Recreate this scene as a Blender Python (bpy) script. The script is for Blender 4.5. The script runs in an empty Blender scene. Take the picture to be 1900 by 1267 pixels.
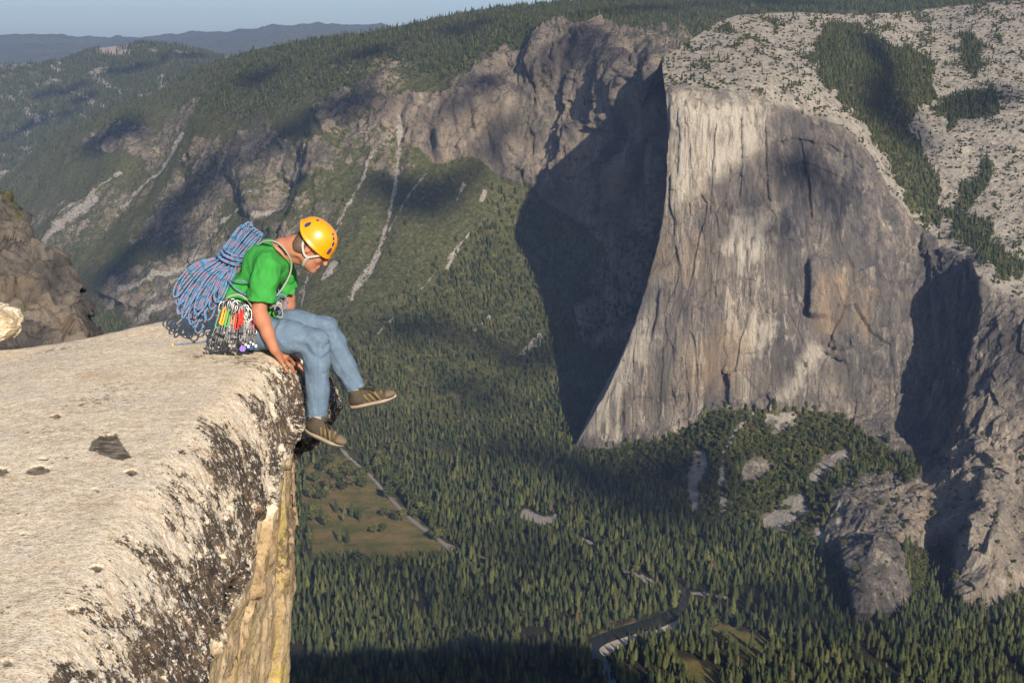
import bpy, bmesh, math, random
import numpy as np
from mathutils import Vector, Matrix
random.seed(7)
RNG = np.random.default_rng(11)
scene = bpy.context.scene
COL = scene.collection

# ------------------------------------------------------------------ camera
F = 2400.0            # focal length in pixels of the 1900 px wide photograph
PITCH = math.radians(12.7)
CP, SP = math.cos(PITCH), math.sin(PITCH)
cam_d = bpy.data.cameras.new('camera')
cam_d.sensor_width = 36.0
cam_d.lens = 36.0 * F / 1900.0
cam_d.clip_start = 0.1
cam_d.clip_end = 60000
cam = bpy.data.objects.new('camera', cam_d)
COL.objects.link(cam)
cam.location = (0, 0, 0)
cam.rotation_euler = (math.radians(90) - PITCH, 0, 0)
scene.camera = cam

def ray(u, v):
    """direction slopes x/y and z/y of the view ray through photo point (u, v)"""
    xx = (np.asarray(u, float) - 950.0) / F
    yy = -(np.asarray(v, float) - 633.5) / F
    yc = CP + SP * yy
    return xx / yc, (-SP + CP * yy) / yc

def at(u, v, Y):
    """world point at forward distance Y on the ray of photo point (u, v)"""
    a, b = ray(u, v)
    Y = np.asarray(Y, float)
    return np.stack([a * Y, Y + 0 * a, b * Y], -1)

def V3(u, v, Y):
    return Vector(at(u, v, Y))

SUN_AZ = math.radians(21.0)     # to the right of straight behind the camera
SUN_EL = math.radians(25.0)
SUN = np.array([math.sin(SUN_AZ) * math.cos(SUN_EL), -math.cos(SUN_AZ) * math.cos(SUN_EL), math.sin(SUN_EL)])

# ------------------------------------------------------------------ numpy noise
_perm = RNG.permutation(256).astype(np.int32)
_perm = np.concatenate([_perm, _perm, _perm])
_g = RNG.normal(size=(256, 3)); _g /= np.linalg.norm(_g, axis=1)[:, None]; _g = _g.astype(np.float32)

def perlin(p):
    p = np.asarray(p, float)
    i = np.floor(p).astype(np.int32); f = (p - i).astype(np.float32); i &= 255
    w = f * f * f * (f * (f * 6 - 15) + 10)
    out = 0
    for dx in (0, 1):
        wx = w[:, 0] if dx else 1 - w[:, 0]
        for dy in (0, 1):
            wy = w[:, 1] if dy else 1 - w[:, 1]
            for dz in (0, 1):
                wz = w[:, 2] if dz else 1 - w[:, 2]
                h = _perm[_perm[_perm[(i[:, 0] + dx) & 255] + ((i[:, 1] + dy) & 255)] + ((i[:, 2] + dz) & 255)]
                g = _g[h]
                out = out + wx * wy * wz * (g[:, 0] * (f[:, 0] - dx) + g[:, 1] * (f[:, 1] - dy) + g[:, 2] * (f[:, 2] - dz))
    return out

def fbm(p, octs=4, lac=2.03, gain=.5):
    s = 0; a = 1.0; q = np.asarray(p, float)
    for _ in range(octs):
        s = s + a * perlin(q); q = q * lac + 17.3; a *= gain
    return s

def ridged(p, octs=4, lac=2.07, gain=.5):
    s = 0; a = 1.0; q = np.asarray(p, float)
    for _ in range(octs):
        s = s + a * (1 - 2.2 * np.abs(perlin(q))); q = q * lac + 9.1; a *= gain
    return s

_tilt = RNG.normal(size=(256, 3)).astype(np.float32); _off = RNG.random((256, 4)).astype(np.float32)
def facets(p, jitter=.95):
    """blocky fractured rock: every Voronoi cell is a plane of its own tilt and height"""
    p = np.asarray(p, np.float32); i = np.floor(p).astype(np.int32)
    best = np.full(len(p), 1e9, np.float32); val = np.zeros(len(p), np.float32)
    for dx in (-1, 0, 1):
        for dy in (-1, 0, 1):
            for dz in (-1, 0, 1):
                c = i + np.array([dx, dy, dz], np.int32)
                h = _perm[_perm[_perm[c[:, 0] & 255] + (c[:, 1] & 255)] + (c[:, 2] & 255)]
                q = p - c - (.5 + (_off[h, :3] - .5) * jitter)
                d = (q * q).sum(1); m = d < best
                best = np.where(m, d, best)
                val = np.where(m, _off[h, 3] - .5 + .55 * (q * _tilt[h]).sum(1), val)
    return val

def smooth(a, b, x):
    t = np.clip((np.asarray(x, float) - a) / (b - a), 0, 1)
    return t * t * (3 - 2 * t)

def poly_sd(px, py, poly):
    """signed distance (negative inside) to a polygon"""
    poly = np.asarray(poly, float); n = len(poly)
    d = np.full(px.shape, 1e18); ins = np.zeros(px.shape, bool)
    lo = poly.min(0) - 90; hi = poly.max(0) + 90
    if px.size > 2000:
        sel = (px > lo[0]) & (px < hi[0]) & (py > lo[1]) & (py < hi[1])
        if sel.sum() < .9 * px.size:
            out = np.full(px.shape, 200.0)
            if sel.any(): out[sel] = poly_sd(px[sel], py[sel], poly)
            return out
    for k in range(n):
        ax, ay = poly[k]; bx, by = poly[(k + 1) % n]
        ex, ey = bx - ax, by - ay
        wx, wy = px - ax, py - ay
        t = np.clip((wx * ex + wy * ey) / max(ex * ex + ey * ey, 1e-9), 0, 1)
        d = np.minimum(d, (wx - t * ex) ** 2 + (wy - t * ey) ** 2)
        c = (ay > py) != (by > py)
        with np.errstate(divide='ignore', invalid='ignore'):
            xi = ax + (py - ay) * ex / (ey if ey else 1e-12)
        ins ^= c & (px < xi)
    return np.where(ins, -1, 1) * np.sqrt(d)

def line_sd(px, py, line):
    """(distance, signed side, parameter 0..1) to a polyline"""
    line = np.asarray(line, float)
    lo = line.min(0) - 250; hi = line.max(0) + 250
    sel = (px > lo[0]) & (px < hi[0]) & (py > lo[1]) & (py < hi[1])
    if px.ndim > 1 and sel.sum() < .9 * px.size:
        A = np.full(px.shape, 1e3); B = np.ones(px.shape); C = np.zeros(px.shape)
        if sel.any(): A[sel], B[sel], C[sel] = line_sd(px[sel], py[sel], line)
        return A, B, C
    L = np.concatenate([[0], np.cumsum(np.hypot(*np.diff(line, axis=0).T))])
    best = np.full(px.shape, 1e18); side = np.zeros(px.shape); par = np.zeros(px.shape)
    for k in range(len(line) - 1):
        ax, ay = line[k]; bx, by = line[k + 1]
        ex, ey = bx - ax, by - ay
        wx, wy = px - ax, py - ay
        l2 = max(ex * ex + ey * ey, 1e-9)
        t = np.clip((wx * ex + wy * ey) / l2, 0, 1)
        d = (wx - t * ex) ** 2 + (wy - t * ey) ** 2
        m = d < best
        best = np.where(m, d, best)
        side = np.where(m, np.sign(ex * wy - ey * wx), side)
        par = np.where(m, (L[k] + t * math.sqrt(l2)) / L[-1], par)
    return np.sqrt(best), side, par

def rbf(ctrl, scale=500.0, lam=1e-3):
    """thin plate spline through (u, v, value)"""
    c = np.asarray(ctrl, float); p = c[:, :2] / scale; n = len(p)
    def ker(a, b):
        d2 = ((a[:, None, :] - b[None]) ** 2).sum(-1)
        return np.where(d2 > 0, d2 * np.log(d2 + 1e-20) * .5, 0)
    A = np.zeros((n + 3, n + 3)); A[:n, :n] = ker(p, p) + lam * np.eye(n)
    A[:n, n] = 1; A[:n, n + 1:] = p; A[n, :n] = 1; A[n + 1:, :n] = p.T
    w = np.linalg.solve(A, np.concatenate([c[:, 2], [0, 0, 0]]))
    def f(u, v, grid=True):
        u = np.asarray(u, float); v = np.asarray(v, float)
        if grid and u.size > 40000:                # evaluate on a coarse lattice and interpolate
            st = 6.0; u0, v0 = u.min() - st, v.min() - st
            gu = np.arange(u0, u.max() + 2 * st, st); gv = np.arange(v0, v.max() + 2 * st, st)
            G = f(*np.meshgrid(gu, gv), grid=False)
            a = (u - u0) / st; b = (v - v0) / st; i = a.astype(int); j = b.astype(int); a = a - i; b = b - j
            return (G[j, i] * (1 - a) + G[j, i + 1] * a) * (1 - b) + (G[j + 1, i] * (1 - a) + G[j + 1, i + 1] * a) * b
        q = np.stack([np.ravel(u), np.ravel(v)], -1) / scale
        out = np.empty(len(q))
        for s in range(0, len(q), 60000):
            qq = q[s:s + 60000]
            out[s:s + 60000] = ker(qq, p) @ w[:n] + w[n] + qq @ w[n + 1:]
        return out.reshape(np.shape(u))
    return f

# ------------------------------------------------------------------ mesh helpers
def mesh_np(name, verts, faces, mat=None, parent=None, smooth_sh=True, attrs=None, mats=None, midx=None, uvs=None):
    """faces: (n,4) or (n,3) int array or list of arrays"""
    me = bpy.data.meshes.new(name)
    verts = np.asarray(verts, np.float32).reshape(-1, 3)
    if not isinstance(faces, list): faces = [np.asarray(faces)]
    faces = [np.asarray(f, np.int32) for f in faces if len(f)]
    me.vertices.add(len(verts)); me.vertices.foreach_set('co', verts.ravel())
    nl = sum(f.size for f in faces); npol = sum(len(f) for f in faces)
    me.loops.add(nl); me.loops.foreach_set('vertex_index', np.concatenate([f.ravel() for f in faces]))
    me.polygons.add(npol)
    tot = np.concatenate([np.full(len(f), f.shape[1], np.int32) for f in faces])
    st = np.concatenate([[0], np.cumsum(tot)[:-1]]).astype(np.int32)
    me.polygons.foreach_set('loop_start', st)
    me.polygons.foreach_set('use_smooth', np.full(npol, smooth_sh))
    for m in (mats or ([mat] if mat else [])): me.materials.append(m)
    if midx is not None: me.polygons.foreach_set('material_index', np.asarray(midx, np.int32))
    me.update(calc_edges=True); me.validate()
    for k, a in (attrs or {}).items():
        at_ = me.attributes.new(k, 'FLOAT', 'POINT'); at_.data.foreach_set('value', np.asarray(a, np.float32).ravel())
    if uvs is not None:
        ul = me.uv_layers.new(name='uv'); vi = np.concatenate([f.ravel() for f in faces])
        ul.data.foreach_set('uv', np.asarray(uvs, np.float32)[vi].ravel())
    o = bpy.data.objects.new(name, me); COL.objects.link(o)
    if parent: o.parent = parent
    return o

def grid_faces(nr, nc):
    i = np.arange(nr * nc).reshape(nr, nc)
    return np.stack([i[:-1, :-1], i[1:, :-1], i[1:, 1:], i[:-1, 1:]], -1).reshape(-1, 4)

class MB:
    """collects simple shapes into one mesh"""
    def __init__(s): s.v = []; s.q = []; s.t = []; s.n = 0; s.uv = []
    def add(s, verts, quads=(), tris=(), uv=None):
        verts = np.asarray(verts, float).reshape(-1, 3)
        s.v.append(verts)
        s.uv.append(np.zeros((len(verts), 2)) if uv is None else np.asarray(uv, float))
        if len(quads): s.q.append(np.asarray(quads).reshape(-1, 4) + s.n)
        if len(tris): s.t.append(np.asarray(tris).reshape(-1, 3) + s.n)
        s.n += len(verts)
    def tube(s, pts, r, seg=8, closed=False, cap=True, flat=1.0, up=None):
        pts = np.asarray(pts, float); n = len(pts)
        r = np.broadcast_to(np.asarray(r, float), (n,))
        if closed: tan = np.roll(pts, -1, 0) - np.roll(pts, 1, 0)
        else: tan = np.gradient(pts, axis=0)
        tan /= np.linalg.norm(tan, axis=1)[:, None] + 1e-12
        a = np.array(up if up is not None else (0.0, 0.0, 1.0), float)
        if up is None and abs(tan[0] @ a) > .9: a = np.array([1.0, 0, 0])
        U = np.empty_like(pts); prev = a - tan[0] * (a @ tan[0]); prev /= np.linalg.norm(prev)
        for k in range(n):
            base = a if up is not None else prev
            w = base - tan[k] * (base @ tan[k]); l = np.linalg.norm(w)
            prev = w / l if l > 1e-6 else prev
            U[k] = prev
        W = np.cross(tan, U)
        th = np.linspace(0, 2 * np.pi, seg, endpoint=False)
        vv = pts[:, None] + r[:, None, None] * (np.cos(th)[None, :, None] * U[:, None] * flat + np.sin(th)[None, :, None] * W[:, None])
        ln = np.concatenate([[0], np.cumsum(np.linalg.norm(np.diff(pts, axis=0), axis=1))])
        uv = np.stack(np.broadcast_arrays(ln[:, None], (th / (2 * np.pi))[None]), -1).reshape(-1, 2)
        i = np.arange(n * seg).reshape(n, seg)
        nx = np.roll(i, -1, 1)
        if closed:
            q = np.stack([i, nx, np.roll(nx, -1, 0), np.roll(i, -1, 0)], -1).reshape(-1, 4)
        else:
            q = np.stack([i[:-1], nx[:-1], nx[1:], i[1:]], -1).reshape(-1, 4)
        verts = vv.reshape(-1, 3); tris = []
        if cap and not closed:
            verts = np.concatenate([verts, pts[:1], pts[-1:]]); uv = np.concatenate([uv, uv[:1], uv[-1:]])
            c0, c1 = n * seg, n * seg + 1
            tris = [(c0, nx[0, k], i[0, k]) for k in range(seg)] + [(c1, i[-1, k], nx[-1, k]) for k in range(seg)]
        s.add(verts, q, tris, uv)
    def box(s, c, size, M=None):
        c = np.asarray(c, float); h = np.asarray(size, float) / 2
        p = np.array([(x, y, z) for x in (-1, 1) for y in (-1, 1) for z in (-1, 1)], float) * h
        if M is not None: p = p @ np.asarray(M, float).T
        s.add(p + c, [(0, 1, 3, 2), (4, 6, 7, 5), (0, 4, 5, 1), (2, 3, 7, 6), (0, 2, 6, 4), (1, 5, 7, 3)])
    def build(s, name, mat=None, parent=None, smooth_sh=True):
        return mesh_np(name, np.concatenate(s.v), s.q and [np.concatenate(s.q)] + ([np.concatenate(s.t)] if s.t else []) or [np.concatenate(s.t)],
                       mat, parent, smooth_sh, uvs=np.concatenate(s.uv))

def tag(o, label=None, cat=None, group=None, kind=None):
    if label: o['label'] = label
    if cat: o['category'] = cat
    if group: o['group'] = group
    if kind: o['kind'] = kind
    return o

def empty(name, loc=(0, 0, 0)):
    o = bpy.data.objects.new(name, None); COL.objects.link(o); o.location = loc
    o.empty_display_size = .1
    return o

def catmull(pts, n=8, closed=False):
    p = [np.asarray(q, float) for q in pts]; m = len(p); out = []
    rng_ = range(m if closed else m - 1)
    for k in rng_:
        if closed: a, b, c, d = p[k - 1], p[k], p[(k + 1) % m], p[(k + 2) % m]
        else: a, b, c, d = p[max(k - 1, 0)], p[k], p[k + 1], p[min(k + 2, m - 1)]
        for t in np.linspace(0, 1, n, endpoint=False):
            out.append(.5 * ((2 * b) + (c - a) * t + (2 * a - 5 * b + 4 * c - d) * t * t + (3 * b - a - 3 * c + d) * t ** 3))
    if not closed: out.append(p[-1])
    return np.array(out)

# ------------------------------------------------------------------ materials
class NT:
    """small node-tree writer"""
    def __init__(s, name):
        s.mat = bpy.data.materials.new(name); s.mat.use_nodes = True
        s.nt = s.mat.node_tree; s.nt.nodes.clear()
        s.out = s.n('ShaderNodeOutputMaterial')
        s.bsdf = s.n('ShaderNodeBsdfPrincipled'); s.l(s.bsdf.outputs[0], s.out.inputs[0])
        s.bsdf.inputs['Specular IOR Level'].default_value = .3
    def n(s, t, **kw):
        x = s.nt.nodes.new(t)
        for k, v in kw.items(): setattr(x, k, v)
        return x
    def l(s, a, b): s.nt.links.new(a, b)
    def set(s, inp, val):
        if isinstance(val, bpy.types.NodeSocket): s.l(val, inp)
        elif val is not None: inp.default_value = val
    def pos(s, scale=(1, 1, 1)):
        if not hasattr(s, '_tc'): s._tc = s.n('ShaderNodeTexCoord')
        m = s.n('ShaderNodeMapping'); s.l(s._tc.outputs['Object'], m.inputs[0]); m.inputs['Scale'].default_value = scale
        return m.outputs[0]
    def uv(s):
        return s.n('ShaderNodeUVMap').outputs[0]
    def noise(s, vec, scale, detail=4, rough=.55, dist=0, out=0):
        x = s.n('ShaderNodeTexNoise'); s.l(vec, x.inputs['Vector'])
        x.inputs['Scale'].default_value = scale; x.inputs['Detail'].default_value = detail
        x.inputs['Roughness'].default_value = rough; x.inputs['Distortion'].default_value = dist
        return x.outputs[out]
    def voro(s, vec, scale, feature='F1', out=0, rand=1.0):
        x = s.n('ShaderNodeTexVoronoi', feature=feature); s.l(vec, x.inputs['Vector']); x.inputs['Scale'].default_value = scale
        x.inputs['Randomness'].default_value = rand
        return x.outputs[out]
    def ramp(s, fac, stops, interp='LINEAR'):
        x = s.n('ShaderNodeValToRGB'); s.l(fac, x.inputs[0]); cr = x.color_ramp; cr.interpolation = interp
        while len(cr.elements) < len(stops): cr.elements.new(.5)
        for e, (p, c) in zip(cr.elements, stops):
            e.position = p; e.color = (c, c, c, 1) if np.isscalar(c) else (*c, 1)
        return x.outputs[0]
    def mix(s, fac, a, b, mode='MIX'):
        x = s.n('ShaderNodeMix', data_type='RGBA', blend_type=mode)
        s.set(x.inputs[0], fac)
        for k, v in ((6, a), (7, b)):
            if isinstance(v, tuple) and len(v) == 3: v = (*v, 1)
            s.set(x.inputs[k], v)
        return x.outputs[2]
    def math(s, op, a, b=None, c=None, clamp=False):
        x = s.n('ShaderNodeMath', operation=op, use_clamp=clamp)
        s.set(x.inputs[0], a); s.set(x.inputs[1], b)
        if c is not None: s.set(x.inputs[2], c)
        return x.outputs[0]
    def attr(s, name):
        x = s.n('ShaderNodeAttribute', attribute_name=name); return x.outputs['Fac']
    def step(s, x, a, b):
        m = s.n('ShaderNodeMapRange', interpolation_type='SMOOTHSTEP'); s.set(m.inputs[0], x)
        m.inputs[1].default_value = a; m.inputs[2].default_value = b
        return m.outputs[0]
    def bump(s, h, strength=.5, dist=.1):
        x = s.n('ShaderNodeBump'); s.l(h, x.inputs['Height']); x.inputs['Strength'].default_value = strength; x.inputs['Distance'].default_value = dist
        return x.outputs[0]
    def done(s, color=None, rough=.9, normal=None, spec=None, metal=None):
        if isinstance(color, tuple) and len(color) == 3: color = (*color, 1)
        s.set(s.bsdf.inputs['Base Color'], color); s.set(s.bsdf.inputs['Roughness'], rough)
        if normal is not None: s.l(normal, s.bsdf.inputs['Normal'])
        if spec is not None: s.set(s.bsdf.inputs['Specular IOR Level'], spec)
        if metal is not None: s.set(s.bsdf.inputs['Metallic'], metal)
        return s.mat

def simple_mat(name, color, rough=.6, metal=0, spec=.4, vary=.12, scale=30, bump=0):
    m = NT(name); p = m.pos(); n = m.noise(p, scale, 4)
    c = m.mix(n, tuple(x * (1 - vary) for x in color), tuple(min(1, x * (1 + vary)) for x in color))
    return m.done(c, rough, m.bump(n, bump, .01) if bump else None, spec, metal)
# ================================================================== TERRAIN
FLOOR_Z = -1050.0

def floor_Y(u, v):
    a, b = ray(u, v)
    return np.where(b < -1e-3, FLOOR_Z / np.minimum(b, -1e-3), 1e6)

def lerp_line(pts):
    p = np.asarray(pts, float)
    return lambda x: np.interp(x, p[:, 0], p[:, 1])

def inpoly(u, v, poly, soft=6, rag=0, p=None, sc=60.0):
    """1 inside polygon, soft ragged border"""
    d = poly_sd(u, v, poly)
    if rag:
        near = np.abs(d) < 60
        if near.any():
            d[near] += rag * fbm(np.stack([u[near] / sc, v[near] / sc, 0 * u[near]], -1), 4)
    return 1 - smooth(-soft, soft, d)

def strokes(u, v, items, rag=3, sc=25.0):
    m = np.zeros(u.shape)
    jit = rag * fbm(np.stack([u / sc, v / sc, 3 + 0 * u], -1).reshape(-1, 3), 3).reshape(u.shape)
    for line, w0, w1 in items:
        d, _, t = line_sd(u, v, line)
        w = w0 + (w1 - w0) * t
        m = np.maximum(m, 1 - smooth(.45, 1.0, (d + jit) / w))
    return m

class Sheet: pass

def vert_normals(P):
    du = np.gradient(P, axis=1); dv = np.gradient(P, axis=0)
    n = np.cross(dv, du); n /= np.linalg.norm(n, axis=-1)[..., None] + 1e-9
    flip = (n * P).sum(-1) > 0
    n[flip] *= -1
    return n

def make_sheet(u, v, Y):
    s = Sheet(); s.u, s.v = u, v; s.P = at(u, v, Y); s.shape = u.shape
    s.n = vert_normals(s.P); return s

# ------------------------------------------------------------------ north wall, talus slope and valley floor (one sheet)
top3 = lerp_line([(-80, 372), (0, 332), (50, 290), (100, 250), (150, 222), (200, 202), (250, 184), (300, 170), (340, 141), (370, 124),
                  (420, 108), (470, 93), (520, 83), (600, 70), (690, 60), (740, 49), (800, 36), (860, 23), (920, 14), (1000, 8),
                  (1060, 2), (1100, -2), (1300, -10), (1990, -16)])
C3 = [(700, 760, 3520), (700, 700, 3660), (700, 600, 3900), (700, 500, 4140), (700, 400, 4360), (700, 300, 4560), (700, 220, 4720), (700, 170, 4840), (700, 120, 5150), (700, 60, 5700),
      (560, 800, 3480), (560, 700, 3760), (560, 600, 4050), (560, 500, 4340), (560, 400, 4610), (560, 300, 4860), (560, 230, 5040), (560, 170, 5300), (560, 120, 5650), (560, 80, 6000),
      (850, 760, 3560), (850, 700, 3700), (850, 600, 3950), (850, 500, 4180), (850, 400, 4370), (850, 310, 4500), (850, 230, 4560), (850, 160, 4650), (850, 110, 5000), (850, 30, 5700),
      (1000, 780, 3560), (1000, 700, 3780), (1000, 600, 4020), (1000, 500, 4240), (1000, 420, 4380), (1000, 340, 4470), (1000, 250, 4530), (1000, 150, 4640), (1000, 80, 4780), (1000, 40, 5400), (1000, 10, 5900),
      (1100, 800, 3520), (1100, 700, 3800), (1100, 600, 3980), (1100, 500, 4130), (1100, 420, 4220), (1100, 300, 4330), (1100, 200, 4420), (1100, 100, 4520), (1100, 55, 4720), (1100, 20, 5600), (1100, 0, 6000),
      (1200, 700, 3750), (1200, 500, 3920), (1200, 300, 3990), (1200, 160, 4040), (1200, 110, 4150), (1200, 70, 4900), (1200, 30, 5500), (1200, 0, 6000),
      (1300, 600, 4000), (1300, 300, 4200), (1300, 100, 4600), (1300, 50, 5300), (1300, 10, 6000), (1500, 500, 4400), (1500, 200, 4600), (1500, 30, 5600), (1500, -10, 6200),
      (1800, 500, 4700), (1800, 200, 5000), (1800, 20, 5700), (1960, -10, 6200), (1960, 400, 5000),
      (420, 720, 4020), (420, 620, 4350), (420, 520, 4700), (420, 420, 5060), (420, 320, 5400), (420, 240, 5680), (420, 170, 6050), (420, 120, 6500),
      (280, 700, 4450), (280, 600, 4850), (280, 500, 5260), (280, 400, 5680), (280, 300, 6100), (280, 230, 6450), (280, 180, 6800),
      (120, 620, 5300), (120, 520, 5750), (120, 430, 6150), (120, 340, 6650), (120, 250, 7200), (0, 600, 5800), (0, 450, 6500), (0, 350, 7300), (-80, 400, 7300)]
rbf3 = rbf([(a, b, math.log(c)) for a, b, c in C3], 500, 2e-4)
NC3, NR3 = 800, 520
cu = np.linspace(-80, 1990, NC3); tt = np.linspace(0, 1, NR3) ** 1.0
U3, T3 = np.meshgrid(cu, tt)
Vt = top3(U3)
V3g = Vt + (1310 - Vt) * T3
Ys = np.exp(rbf3(U3, V3g)); Yf = floor_Y(U3, V3g)
k = 260.0                                             # soft join of talus and floor
h = np.clip(.5 + .5 * (Yf - Ys) / k, 0, 1)
Y3 = Yf * (1 - h) + Ys * h - k * h * (1 - h) * .35
isfloor = 1 - h
S3 = make_sheet(U3, V3g, Y3)
u, v = U3, V3g

ROCK3 = [  # cliffs and bare rock
    ([(700, 200), (760, 180), (830, 170), (900, 120), (1000, 95), (1030, 55), (1080, 50), (1190, 72), (1260, 100), (1260, 420), (1110, 425), (1050, 400), (985, 352), (930, 330), (880, 295), (820, 310), (770, 285), (740, 240)], 14, 0.86),
    ([(640, 175), (700, 150), (760, 150), (740, 200), (770, 250), (730, 300), (690, 270), (660, 300), (620, 250), (600, 215)], 18, 0.58),
    ([(460, 270), (500, 240), (560, 260), (640, 290), (640, 330), (600, 345), (560, 330), (530, 345), (520, 400), (490, 430), (470, 400), (400, 345), (345, 310), (380, 275)], 20, 0.60),
    ([(325, 195), (375, 188), (365, 225), (330, 260), (318, 290), (280, 320), (262, 292), (290, 255)], 12, 0.60),
    ([(160, 270), (215, 232), (290, 240), (300, 290), (260, 300), (210, 300), (190, 285)], 14, 0.58),
    ([(340, 320), (430, 330), (420, 400), (440, 450), (370, 470), (300, 470), (250, 455), (290, 400)], 24, 0.56),
    ([(170, 560), (300, 500), (360, 470), (430, 455), (470, 470), (440, 560), (330, 600), (180, 625), (150, 600)], 22, 0.56),
    ([(430, 500), (520, 420), (560, 400), (560, 470), (520, 520), (470, 540)], 18, 0.55),
    ([(520, 470), (600, 350), (640, 340), (620, 430), (560, 520)], 18, .42), ([(250, 540), (420, 430), (470, 440), (330, 600)], 20, .5), ([(60, 470), (200, 350), (300, 330), (220, 420), (100, 500)], 22, .40), ([(640, 300), (760, 260), (790, 330), (700, 330)], 18, .45), ([(600, 130), (720, 105), (800, 120), (700, 150)], 14, .42),
    ([(1235, 400), (1222, 500), (1188, 600), (1158, 645), (1085, 645), (1068, 600), (1130, 470), (1100, 415)], 12, .62),
    ([(0, 330), (25, 275), (48, 262), (38, 300), (0, 345), (-40, 370)], 8, 0.86),
    ([(30, 430), (90, 400), (150, 370), (140, 405), (70, 440)], 16, 0.42),
    ([(700, 100), (760, 80), (790, 95), (740, 112)], 10, 0.42), ([(1150, 75), (1260, 60), (1290, 85), (1230, 100)], 10, 0.70)]
SCREE3 = [([(745, 215), (741, 290), (735, 345), (722, 400), (700, 470), (682, 525), (655, 560)], 7, 3.5),
          ([(705, 280), (672, 345), (650, 385), (632, 425)], 5, 3), ([(590, 480), (578, 530), (570, 580)], 4, 3),
          ([(560, 300), (520, 380), (470, 430), (420, 480), (395, 520)], 7, 5), ([(345, 255), (310, 300), (265, 345), (225, 385)], 7, 4),
          ([(490, 370), (440, 400), (390, 450), (350, 500), (290, 560)], 4, 4), ([(190, 380), (160, 410), (120, 440), (90, 470)], 9, 13),
          ([(235, 330), (190, 370), (130, 415)], 3, 3), ([(420, 510), (330, 560), (230, 620)], 7, 9), ([(380, 480), (270, 545), (190, 590)], 5, 7),
          ([(700, 470), (675, 515), (655, 560)], 9, 6), ([(845, 470), (825, 510)], 6, 4), ([(858, 350), (845, 380)], 6, 3), ([(898, 360), (892, 375)], 9, 5),
          ([(640, 420), (600, 500), (560, 560)], 3, 2), ([(870, 440), (820, 500), (770, 560)], 3, 2), ([(790, 330), (720, 430), (650, 560)], 2.5, 2),
          ([(628, 500), (610, 530)], 10, 7), ([(730, 600), (700, 640)], 4, 3), ([(1000, 640), (965, 665)], 14, 6), ([(905, 600), (880, 620)], 5, 3)]
wn = np.stack([u / 90, v / 90, 0 * u], -1).reshape(-1, 3)
nz1 = fbm(wn, 5).reshape(u.shape)
rock = np.zeros(u.shape)
for poly, rag, amt in ROCK3:
    rock = np.maximum(rock, amt * inpoly(u, v, poly, 7, rag, sc=40))
scree = .70 * strokes(u, v, SCREE3, 3.6, 14)
up_forest = 1 - smooth(-14, 22, v - lerp_line([(-80, 380), (0, 400), (150, 300), (250, 240), (330, 185), (420, 215), (470, 225), (560, 190), (640, 160), (700, 135), (760, 135), (830, 145), (900, 105), (1000, 80), (1060, 40), (1190, 60), (1260, 75), (1330, 40), (1990, 30)])(u) + 24 * nz1)
# relief
pw = S3.P.reshape(-1, 3)
spur = ridged(pw * np.array([1 / 420., 1 / 900., 1 / 900.]) + 3, 3).reshape(u.shape)
cl = ridged(pw * np.array([1 / 110., 1 / 160., 1 / 260.]), 5).reshape(u.shape)
fine = fbm(pw / 38., 4).reshape(u.shape)
amp = (1 - isfloor) * smooth(0, .04, T3)
rs = rock * amp
fc = np.zeros(u.shape); mk = rock > .05
pm = S3.P[mk] + 14 * np.stack([fbm(S3.P[mk] / 90. + q, 3) for q in (0, 31.7, 57.1)], -1)
fc[mk] = 24 * facets(pm * np.array([1 / 170., 1 / 170., 1 / 380.])) + 17 * facets(pm * np.array([1 / 62., 1 / 62., 1 / 170.]) + 7) + 10 * facets(pm * np.array([1 / 26., 1 / 26., 1 / 60.]) + 3) + 9 * (ridged(S3.P[mk] * np.array([1 / 60., 1 / 60., 1 / 420.]), 4) - .5)
disp = amp * (26 * (spur - .4) + 7 * fine) + rs * (fc + 6 * (cl - .6) + 5 * fine)
# hand placed buttresses and gullies: (line, half width px, metres towards the viewer)
FEAT3 = [([(1020, 70), (1005, 150), (1000, 190)], 26, 40), ([(1180, 90), (1175, 190), (1150, 260)], 22, -60), ([(1090, 230), (1060, 330), (1040, 390)], 24, 70), ([(1120, 240), (1100, 330)], 14, -40),
         ([(820, 240), (812, 290)], 12, 50), ([(800, 250), (805, 300)], 9, -40), ([(745, 215), (735, 345), (690, 500)], 22, -22), ([(560, 270), (520, 400), (400, 560)], 26, -30),
         ([(600, 200), (610, 330), (560, 430)], 30, 40), ([(430, 230), (380, 380), (250, 540)], 42, 55), ([(330, 180), (290, 300), (200, 420)], 26, -40), ([(250, 250), (180, 380), (60, 480)], 36, 40),
         ([(480, 250), (470, 330), (500, 420)], 22, 45), ([(530, 330), (500, 400)], 12, -40), ([(1150, 300), (1150, 420)], 18, 40), ([(1195, 150), (1190, 400)], 10, -30)]
for line, w, m_ in FEAT3:
    d, _, t = line_sd(u, v, line)
    disp += amp * m_ * np.exp(-(d / w) ** 2) * smooth(0, .15, t + .05)
disp += isfloor * 0.8 * fbm(pw / 160., 3).reshape(u.shape)
S3.P = S3.P + S3.n * disp[..., None]
S3.n = vert_normals(S3.P)

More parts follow.
